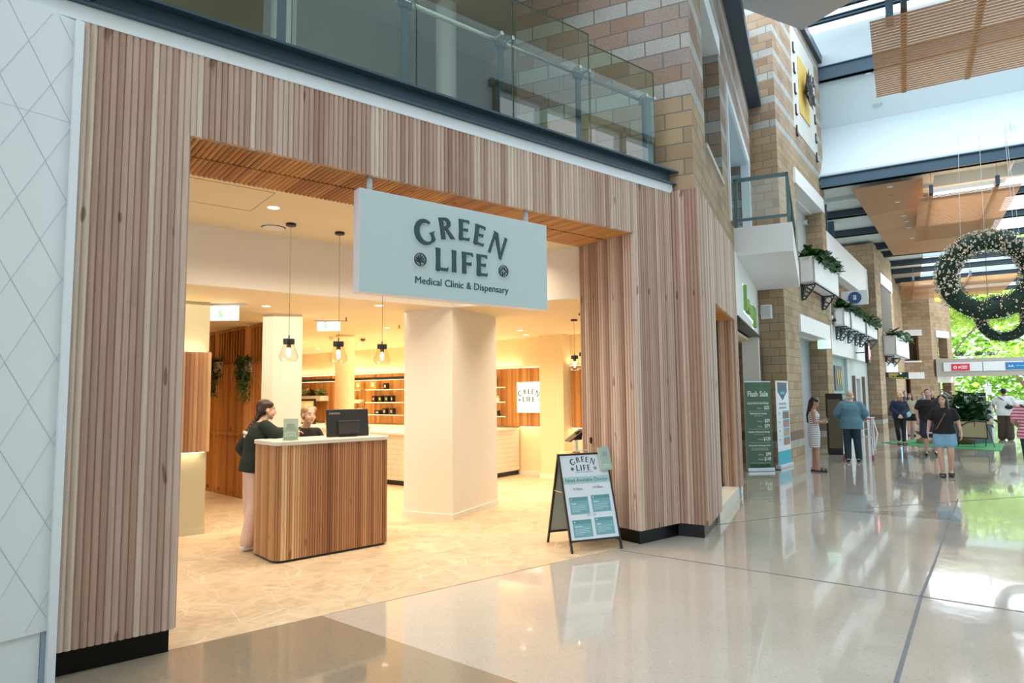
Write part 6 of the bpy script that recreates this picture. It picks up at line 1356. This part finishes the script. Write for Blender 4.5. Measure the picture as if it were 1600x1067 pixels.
def shirt(m, sleeve=2, off=.018, hem=.10, name='shirt', loose=0.0, neck=True):
    def fn(t, j, g, vox, up, side, wst):
        B = Blob(); hip, ch, nk = j['hip'], j['chest'], j['neck']; o = off
        B.loft([(hip - up * (hem - .0), .168 * g + o + loose, .118 * g + o + loose), (hip + up * .05, .165 * g + o + loose, .115 * g + o + loose), (wst, .132 * g + o + loose * 1.2, .10 * g + o + loose), (ch, .162 * g + o + loose * .6, .117 * g + o + loose * .6), (ch.lerp(nk, .6), .15 * g + o, .095 * g + o), (nk - up * .035, .10 + o, .075 + o), (nk - up * .0, .058 + o * .6, .055 + o * .6)], side)
        for sh, el, wr in ((j['shL'], j['elL'], j['wrL']), (j['shR'], j['elR'], j['wrR'])):
            B.cap(nk - up * .06, sh, .042 + o, .046 * g + o)
            if sleeve == 0: continue
            if sleeve == 1: B.cap(sh, sh.lerp(el, .62), .046 * g + o, .052 * g + o)
            else: B.cap(sh, el, .046 * g + o + loose * .2, .043 * g + o + loose * .5); B.cap(el, el.lerp(wr, .93), .043 * g + o + loose * .5, .030 * g + o)
        B.fuse(name, m, t, vox, 3)
    return fn
def trousers(m, length=.95, off=.012, flare=0.0, name='trousers', rise=.06):
    def fn(t, j, g, vox, up, side):
        B = Blob(); hip = j['hip']; o = off
        B.loft([(hip - up * .12, .12 * g, .09 * g), (hip - up * .04, .168 * g + o, .118 * g + o), (hip + up * rise, .158 * g + o, .108 * g + o)], side)
        for hh, kn, an in ((j['hL'], j['kneeL'], j['ankL']), (j['hR'], j['kneeR'], j['ankR'])):
            if length >= .5:
                B.cap(hh, kn, .090 * g + o, .058 * g + o + flare); B.cap(kn, kn.lerp(an, (length - .5) * 2), .058 * g + o + flare, .045 * g + o + flare * 1.3)
            else: B.cap(hh, hh.lerp(kn, length * 2), .092 * g + o, .085 * g + o + flare)
        B.fuse(name, m, t, vox, 2)
    return fn
def shoe(m, name='shoe'):
    def fn(t, j, vox):
        for an, to in ((j['ankL'], j['toeL']), (j['ankR'], j['toeR'])):
            B = Blob(); d = (to - an); d.z = 0; d = d.normalized(); b = an - V(0, 0, .045)
            B.cap(b - d * .035, V(to.x, to.y, b.z - .0) if abs(to.z - an.z) < .06 else to, .042, .034, 1.15, (d.y, -d.x, 0)); B.cap(an - V(0, 0, .03), an + V(0, 0, .0), .042, .042); B.fuse(name, m, t, min(vox, .010), 1)
    return fn
def sandals(m):
    def fn(t, j, vox):
        for an, to in ((j['ankL'], j['toeL']), (j['ankR'], j['toeR'])):
            d = (to - an); d.z = 0; l = d.length; d = d.normalized(); a = math.atan2(d.y, d.x); zb = min(an.z, to.z + .03) - .078
            M_ = Matrix.Translation((an.x, an.y, max(0.0, zb))) @ Matrix.Rotation(a, 4, 'Z')
            q = MB(M_); q.prism([(-.06, -.035), (.0, -.04), (.12, -.048), (.19, -.035), (.20, 0), (.19, .035), (.12, .045), (0, .04), (-.06, .035), (-.075, 0)], 0, .03)
            for x in (.06, .13): q.box(x, x + .045, -.052, .052, .05, .078).box(x, x + .045, -.056, -.046, .02, .078).box(x, x + .045, .046, .056, .02, .078)
            q.build('sandal', m, t)
    return fn
def hair_fn(m, style='long', name='hair'):
    def fn(t, P, j, vox):
        B = Blob(); rr_, ff_, uu_ = head_basis(j['yaw'], j['nod'])
        def el(x, y, z, rx, ry, rz_):
            b = Blob(Matrix(((rr_.x, ff_.x, uu_.x, P(x, y, z).x), (rr_.y, ff_.y, uu_.y, P(x, y, z).y), (rr_.z, ff_.z, uu_.z, P(x, y, z).z), (0, 0, 0, 1)))); b.ell((0, 0, 0), (rx, ry, rz_), 20, 14); B.add(b.v, b.f)
        el(0, -.027, .044, .083, .094, .084); el(0, -.048, .005, .080, .070, .080)
        if style != 'short': 
            for s in (-1, 1): el(s * .050, .012, .062, .036, .052, .040)
        nk = j['neck']
        if style == 'long':
            for s in (-1, 1): B.cap(P(s * .062, -.03, .02), nk + V(s * .085, .045, -.12), .034, .040); B.cap(P(s * .072, .0, .03), nk + V(s * .095, .07, -.17), .020, .026)
            B.cap(P(0, -.06, 0), nk + V(0, -.07, -.16), .07, .05, 1.5, (1, 0, 0))
        elif style == 'back':
            B.cap(P(0, -.075, -.01), nk + V(0, -.10, -.14), .058, .050, 1.2, (1, 0, 0)); B.cap(nk + V(0, -.10, -.14), nk + V(0, -.11, -.30), .050, .030, 1.3, (1, 0, 0))
        elif style == 'bun': el(0, -.12, .0, .028, .03, .032); 
        elif style == 'pony': B.cap(P(0, -.10, .03), P(0, -.135, -.06), .028, .032); B.cap(P(0, -.135, -.06), P(0, -.10, -.19), .032, .014)
        elif style == 'braid': B.cap(P(0, -.08, -.05), P(0, -.095, -.09), .036, .03)
        # cut the face side free
        def keep(v): return True
        B.fuse(name, m, t, min(vox, .009), 2)
    return fn
HBRN = mat('dark_brown_hair', (.035, .016, .010), .45, var=.4, scale=40); HBLK = mat('black_hair', (.012, .009, .008), .4, var=.4, scale=40); HBLD = mat('blonde_hair', (.40, .25, .11), .45, var=.3, scale=40); HGRY = mat('white_hair', (.55, .53, .50), .6, var=.15, scale=40)
NAVY = mat('black_green_fleece', (.006, .014, .011), .85, var=.25, scale=8, bump=.2); BLKT = mat('black_cotton', (.010, .010, .012), .85, var=.3, scale=6); PINKP = mat('pale_pink_cotton', (.66, .45, .36), .8, var=.06, scale=5); WSHOE = mat('white_leather', (.72, .70, .68), .5)
DENIM = mat('light_denim', (.10, .22, .29), .85, var=.22, scale=7, bump=.2); DJEAN = mat('dark_denim', (.012, .035, .055), .85, var=.3, scale=8); DSHORT = mat('pale_blue_denim', (.22, .42, .58), .85, var=.15, scale=8)

# --- standing customer at the desk end
def braid(t, j, P):
    B = MB(); a = P(0, -.088, -.07); pts = [a + V(-.0, -.022 * i, -.034 * i) for i in range(6)]
    for i, p in enumerate(pts): B.ell(tuple(p), (.030 - .002 * i, .028 - .002 * i, .032), 12, 8)
    B.build('braid', HBRN, t, smooth=True)
    q = MB(); c = pts[-1] + V(0, -.015, -.03)
    for k in range(9): q.ell((c.x + .026 * math.cos(k * 2.2), c.y + .02 * math.sin(k * 1.3), c.z + .028 * math.sin(k * 2.2)), (.02, .02, .02), 8, 6)
    q.build('scrunchie', mat('cream_scrunchie', (.75, .68, .58), .8), t, smooth=True)
J1 = dict(hip=V(0, .02, .915), chest=V(0, .06, 1.25), neck=V(0, .08, 1.415), head=V(0, .145, 1.555), nod=-.05, shw=.165,
          shR=V(.165, .095, 1.375), shL=V(-.165, .06, 1.36), elR=V(.215, .19, 1.29), wrR=V(.10, .40, 1.30), hdR=V(-.3, 1, 0), nR=V(0, 0, -1), elL=V(-.22, -.07, 1.12), wrL=V(-.15, .03, .94), hdL=V(.2, .6, -.6), nL=V(1, 0, 0),
          kneeR=V(.09, .03, .50), ankR=V(.095, -.05, .09), toeR=V(.10, .12, .04), kneeL=V(-.09, .02, .50), ankL=V(-.09, .06, .09), toeL=V(-.10, .22, .04))
person('woman with a dark braid in a black sweater leaning on the desk end', (2.375, 7.74, 0.004), rad(-95) , J1, 1.70, vox=.0075, top=shirt(NAVY, 2, .022, .06, 'sweater', .022), bottom=trousers(PINKP, .97, .018, .02), hair=hair_fn(HBRN, 'braid'), shoes=shoe(WSHOE), extra=braid)
# --- receptionist sitting behind the desk
stl = thing('office_stool', 'grey office stool under the seated receptionist', 'stool', (3.0, 7.93, 0.004))
MB().lathe([(.19, 0), (.2, .03), (.19, .07)], n=24).build('seat', BLACK, stl, M=Matrix.Translation((0, 0, .65))); MB().tube((0, 0, .03), (0, 0, .65), .03).build('column', CHROME, stl); MB().lathe([(.24, 0), (.24, .025)], n=20).build('foot', CHROME, stl)
J2 = dict(hip=V(0, 0, .845), chest=V(0, .06, 1.155), neck=V(0, .10, 1.32), head=V(0, .17, 1.47), nod=-.03, yaw=.12, shw=.165, kneeL=V(-.11, .36, .74), kneeR=V(.11, .36, .74), ankL=V(-.11, .36, .32), ankR=V(.11, .36, .32), toeL=V(-.11, .5, .28), toeR=V(.11, .5, .28),
          elL=V(-.22, .16, 1.07), elR=V(.21, .18, 1.07), wrL=V(-.10, .22, 1.08), wrR=V(.10, .22, 1.08), hdL=V(.1, 1, 0), hdR=V(-.1, 1, 0), nL=V(0, 0, -1), nR=V(0, 0, -1))
person('blonde receptionist in a black top sitting behind the reception desk', (3.0, 7.93, 0.004), rad(-168), J2, 1.72, vox=.0075, top=shirt(BLKT, 2, .018, .10, 'sweater', .012), bottom=trousers(BLKT, .95, .012), hair=hair_fn(HBLD, 'bun'), shoes=shoe(BLACK))
# --- woman in striped dress with a phone
STRIPE = banded('white_navy_stripe', (.08, .10, .18), (.70, .72, .76), .042, .28)
def dress(t, j, g, vox, up, side, wst):
    B = Blob(); hip, ch, nk = j['hip'], j['chest'], j['neck']
    B.loft([(V(hip.x, hip.y, .55), .155, .115), (V(hip.x, hip.y, .70), .17, .125), (hip - up * .02, .185, .135), (hip + up * .07, .17, .125), (wst, .14, .108), (ch, .17, .13), (ch.lerp(nk, .5), .15, .10), (nk - up * .06, .11, .075), (nk - up * .01, .062, .058)], side)
    B.fuse('striped_dress', STRIPE, t, vox, 2)
def phone(t, j, P): MB(Matrix.Translation((0, .28, 1.22)) @ Matrix.Rotation(rad(-50), 4, 'X')).box(-.036, .036, -.075, .075, -.005, .005).build('phone', mat('phone_shell', (.3, .36, .42), .25), t)
J3 = dict(head=V(0, .045, 1.57), neck=V(0, .0, 1.425), nod=-.5, hip=V(0, 0, .88), elL=V(-.20, .02, 1.13), elR=V(.20, .02, 1.13), wrL=V(-.05, .17, 1.16), wrR=V(.07, .19, 1.13), hdL=V(.3, .9, .1), hdR=V(-.3, .9, .1), nL=V(1, 0, 0), nR=V(-1, 0, 0), curlL=1.0, curlR=1.0, hipw=.075, kneeL=V(-.07, .0, .47), kneeR=V(.07, .04, .47), ankL=V(-.07, -.03, .08), ankR=V(.08, .05, .08), toeL=V(-.08, .12, .03), toeR=V(.09, .20, .03))
person('young woman in a striped sleeveless dress looking at her phone', (13.95, 7.05, 0), rad(-62 - 90), J3, 1.60, SKINT, .0085, .95, top=dress, hair=hair_fn(HBLK, 'back'), shoes=sandals(BLACK), extra=phone)
# --- man in denim with trolley, seen from behind
J4 = dict(shw=.20, hip=V(0, 0, .92), elL=V(-.30, .03, 1.14), elR=V(.30, .03, 1.14), wrL=V(-.25, .27, 1.02), wrR=V(.25, .27, 1.02), hdL=V(.1, 1, -.2), hdR=V(-.1, 1, -.2), nL=V(0, 0, -1), nR=V(0, 0, -1), curlL=1.2, curlR=1.2, head=V(0, .05, 1.57), kneeL=V(-.10, .02, .48), kneeR=V(.11, .0, .48), ankL=V(-.10, -.06, .08), ankR=V(.13, .03, .08), toeL=V(-.12, .09, .03), toeR=V(.17, .18, .03))
person('bald old man in a denim jacket seen from behind with a trolley', (16.55, 7.42, 0), rad(23 - 90), J4, 1.74, SKIN, .009, 1.15, top=shirt(DENIM, 2, .03, .14, 'denim_jacket', .03), bottom=trousers(DJEAN, .97, .015, .006), hair=None, shoes=shoe(BLACK), male=True,
       extra=lambda t, j, P: Blob().cap(P(-.055, -.05, -.045), P(.055, -.05, -.045), .034, .034).fuse('hair_fringe', HGRY, t, .01, 1))
tr = thing('shopping_trolley', 'silver shopping trolley with red wheels pushed by the old man', 'trolley', (17.25, 7.62, 0), rad(23 - 90))
q = MB()
for x in (-.30, .34): q.path([(x, -.25, .12), (x, -.05, .55), (x, -.15, 1.02)], .014).path([(x, -.25, .12), (x, .55, .12)], .014).path([(x, -.05, .55), (x, .6, .62)], .010).path([(x, -.1, .95), (x, .65, .85)], .010)
for z in (.55, .75, .95): q.path([(-.3, -.05, z), (.34, -.05, z)], .006).path([(-.3, .6, z - .02), (.34, .6, z - .02)], .006)
for i in range(9): q.path([(-.3 + i * .08, .6, .6), (-.3 + i * .08, .62, .86)], .004); q.path([(-.3, -.05 + i * .08, .55), (-.3, -.05 + i * .08, .93)], .004); q.path([(.34, -.05 + i * .08, .55), (.34, -.05 + i * .08, .93)], .004); q.path([(-.3 + i * .08, -.05, .55), (-.3 + i * .08, .6, .6)], .004)
q.build('wire_frame', CHROME, tr); MB().tube((-.31, -.16, 1.02), (.35, -.16, 1.02), .02).build('handle', mat('red_plastic', (.5, .03, .03), .4), tr)
for x in (-.30, .34):
    for y in (-.25, .5): MB().tube((x - .018, y, .07), (x + .018, y, .07), .07, n=16).build('wheel', mat('red_wheel', (.32, .03, .04), .5), tr)
# --- woman in black t-shirt and denim shorts walking towards us
def bag(t, j, P): MB().path([(-.13, .02, 1.42), (-.02, .15, 1.28), (.10, .15, 1.05), (.17, .05, .92)], .012).build('bag_strap', mat('tan_strap', (.22, .11, .05), .5), t); MB().box(-.035, .035, -.0, .01, 0, .02).build('watch', WHITE, t, M=Matrix.Translation((.25, .08, .89)))
def shades(t, j, P): bag(t, j, P); q = MB(); a = P(-.04, .075, .085); b = P(.04, .075, .085); q.ell(tuple(a), (.026, .012, .018)); q.ell(tuple(b), (.026, .012, .018)); q.build('sunglasses', BLACK, t)
J5 = dict(hip=V(0, 0, .90), kneeR=V(.09, .05, .48), ankR=V(.06, .05, .09), toeR=V(.07, .20, .04), kneeL=V(-.09, .08, .49), ankL=V(-.075, -.09, .12), toeL=V(-.08, .05, .05), elL=V(-.25, -.02, 1.13), wrL=V(-.29, .04, .90), elR=V(.25, -.04, 1.13), wrR=V(.29, .02, .90), yaw=.25)
person('woman in a black t-shirt and light denim shorts walking towards us', (14.95, 4.90, 0), rad(198 - 90), J5, 1.63, SKIN, .0085, 1.05, top=shirt(BLKT, 1, .02, .02, 't_shirt', .012), bottom=trousers(DSHORT, .24, .022, .02, 'denim_shorts', .1), hair=hair_fn(HBRN, 'long'), shoes=sandals(BLACK), extra=shades)
# --- man just behind her
J6 = dict(shw=.20, kneeL=V(-.1, .1, .5), ankL=V(-.09, -.05, .12), toeL=V(-.1, .09, .05), wrL=V(-.30, .08, .90), elL=V(-.27, 0, 1.14), elR=V(.27, 0, 1.14))
person('dark haired man in black walking half hidden behind the woman in shorts', (19.55, 6.74, 0), rad(200 - 90), J6, 1.76, SKIN, .011, 1.1, top=shirt(BLKT, 1, .02, .06, 't_shirt', .01), bottom=trousers(mat('navy_shorts', (.02, .03, .06), .8), .40, .03, .02, 'shorts'), hair=hair_fn(HBLK, 'short'), shoes=shoe(BLACK), male=True)
# --- woman in navy tracksuit
J7 = dict(elL=V(-.22, .02, 1.14), elR=V(.22, .02, 1.14), wrL=V(-.04, .20, .98), wrR=V(.05, .20, .97), hdL=V(.5, .3, -.6), hdR=V(-.5, .3, -.6), nL=V(0, -1, 0), nR=V(0, -1, 0), kneeR=V(.09, .08, .49), ankR=V(.05, -.05, .12), toeR=V(.06, .08, .05), ankL=V(-.07, .1, .08), toeL=V(-.08, .25, .03))
person('blonde woman in a navy tracksuit walking beside the second tower', (22.8, 8.7, 0), rad(207 - 90), J7, 1.68, SKIN, .011, 1.05, top=shirt(mat('navy_fleece', (.012, .018, .045), .8), 2, .025, .05, 'hoodie', .015), bottom=trousers(BLKT, .93, .008), hair=hair_fn(HBLD, 'long'), shoes=sandals(mat('brown_sandal', (.12, .05, .03), .6)))
# --- pink striped shirt at right edge, seen from behind
PSTR = banded('pink_stripe', (.42, .07, .15), (.74, .45, .48), .055, .45, noise=.012)
def sling(t, j, P): MB().path([(-.16, -.13, 1.42), (0, -.185, 1.30), (.15, -.185, 1.12)], .018).build('black_strap', BLACK, t)
J8 = dict(shw=.19, elL=V(-.27, .0, 1.14), elR=V(.27, .0, 1.14), wrL=V(-.20, .20, 1.02), wrR=V(.22, .18, 1.0), hdL=V(.6, .6, 0), hdR=V(-.6, .6, 0), yaw=.1, kneeL=V(-.09, .10, .5), ankL=V(-.09, .12, .08), toeL=V(-.1, .28, .03), ankR=V(.10, -.14, .10), kneeR=V(.1, -.02, .48), toeR=V(.11, .0, .04))
person('blonde woman in a pink striped shirt and jeans at the right edge', (14.35, 3.32, 0), rad(13 - 90), J8, 1.72, SKINT, .0085, 1.22, top=shirt(PSTR, 1, .022, .06, 'striped_shirt', .015), bottom=trousers(DJEAN, .97, .012), hair=hair_fn(mat('streaked_hair', (.26, .16, .09), .5, var=.4, scale=40), 'pony'), shoes=shoe(BLACK), extra=sling)
# --- man in white t-shirt with sling bag
def sling2(t, j, P): MB().path([(-.16, -.12, 1.42), (0, -.15, 1.28), (.12, -.15, 1.14)], .014).build('black_strap', BLACK, t); Blob().ell((.12, -.18, 1.08), (.12, .05, .075)).fuse('sling_bag', BLACK, t, .012, 1)
person('man in a loose white t-shirt with a black sling bag, seen from behind', (27.2, 7.05, 0), rad(14 - 90), dict(shw=.20, elL=V(-.30, .05, 1.16), elR=V(.27, .03, 1.14), wrL=V(-.26, .2, 1.0), ankL=V(-.12, .08, .08), toeL=V(-.14, .22, .03)), 1.78, SKINT, .011, 1.1, top=shirt(mat('white_cotton', (.74, .76, .78), .8), 1, .035, .10, 't_shirt', .03), bottom=trousers(mat('brown_trousers', (.06, .04, .03), .8), .97, .03, .03), hair=hair_fn(HBLK, 'short'), shoes=shoe(WSHOE), male=True, extra=sling2)
# --- distant group
def at_floor(px, py): v = at_z(px, py, 0); return (v.x, v.y, 0)
def towards(p): return math.atan2(-p[1], -p[0]) - PI / 2
g1 = at_floor(1425, 681)
def tote(t, j, P): Blob().ell((.14, .22, .86), (.17, .09, .13)).fuse('blue_bag', mat('pale_blue_bag', (.40, .58, .70), .7), t, .014, 2)
person('woman in a cream top and black shorts carrying a pale blue bag', g1, towards(g1), dict(elR=V(.24, .05, 1.13), wrR=V(.15, .24, 1.06), elL=V(-.24, .05, 1.13), wrL=V(-.05, .26, 1.08)), 1.63, SKIN, .013, 1.05, top=shirt(mat('cream_top', (.50, .45, .33), .8), 1, .02, .02, 'top', .01), bottom=trousers(BLKT, .25, .02, .01, 'shorts'), hair=hair_fn(HBRN, 'long'), shoes=shoe(BLACK), extra=tote)
g2 = at_floor(1446, 669)
person('woman in a blue denim shirt and olive skirt in the distant group', g2, towards(g2), dict(elR=V(.22, .06, 1.13), wrR=V(.05, .25, 1.1), elL=V(-.22, .06, 1.13), wrL=V(-.05, .24, 1.1)), 1.66, SKIN, .014, 1.0, top=shirt(mat('blue_denim_shirt', (.16, .26, .38), .8), 1, .03, .0, 'shirt', .02), bottom=trousers(mat('olive_cloth', (.10, .09, .06), .8), .42, .04, .05, 'skirt'), hair=hair_fn(HBRN, 'short'), shoes=shoe(WSHOE))
g3 = at_floor(1460, 671)
person('woman in all black with light hair in the distant group', g3, towards(g3), dict(elR=V(.22, .06, 1.13), wrR=V(.05, .25, 1.1)), 1.68, SKIN, .014, 1.0, top=shirt(BLKT, 1, .02, .04, 't_shirt', .01), bottom=trousers(BLKT, .95, .01), hair=hair_fn(HBLD, 'long'), shoes=shoe(BLACK))
g4 = at_floor(1437, 672)
person('small child in a dark green top carried in the distant group', (g1[0] + .18, g1[1] - .22, .45), towards(g4), dict(), 1.05, SKIN, .016, 1.0, top=shirt(mat('dark_green_top', (.02, .06, .05), .8), 1, .02, .04, 'shirt', .0), bottom=trousers(BLKT, .9, .01), hair=hair_fn(HBRN, 'short'), shoes=shoe(BLACK))
g5 = at_floor(1417, 668)
person('man with dark hair mostly hidden behind the tracksuit woman', g5, towards(g5), dict(), 1.72, SKIN, .016, 1.05, top=shirt(mat('grey_shirt', (.10, .10, .11), .8), 1, .02, .06, 't_shirt', .01), bottom=trousers(DJEAN, .95, .01), hair=hair_fn(HBLK, 'short'), shoes=shoe(BLACK), male=True)
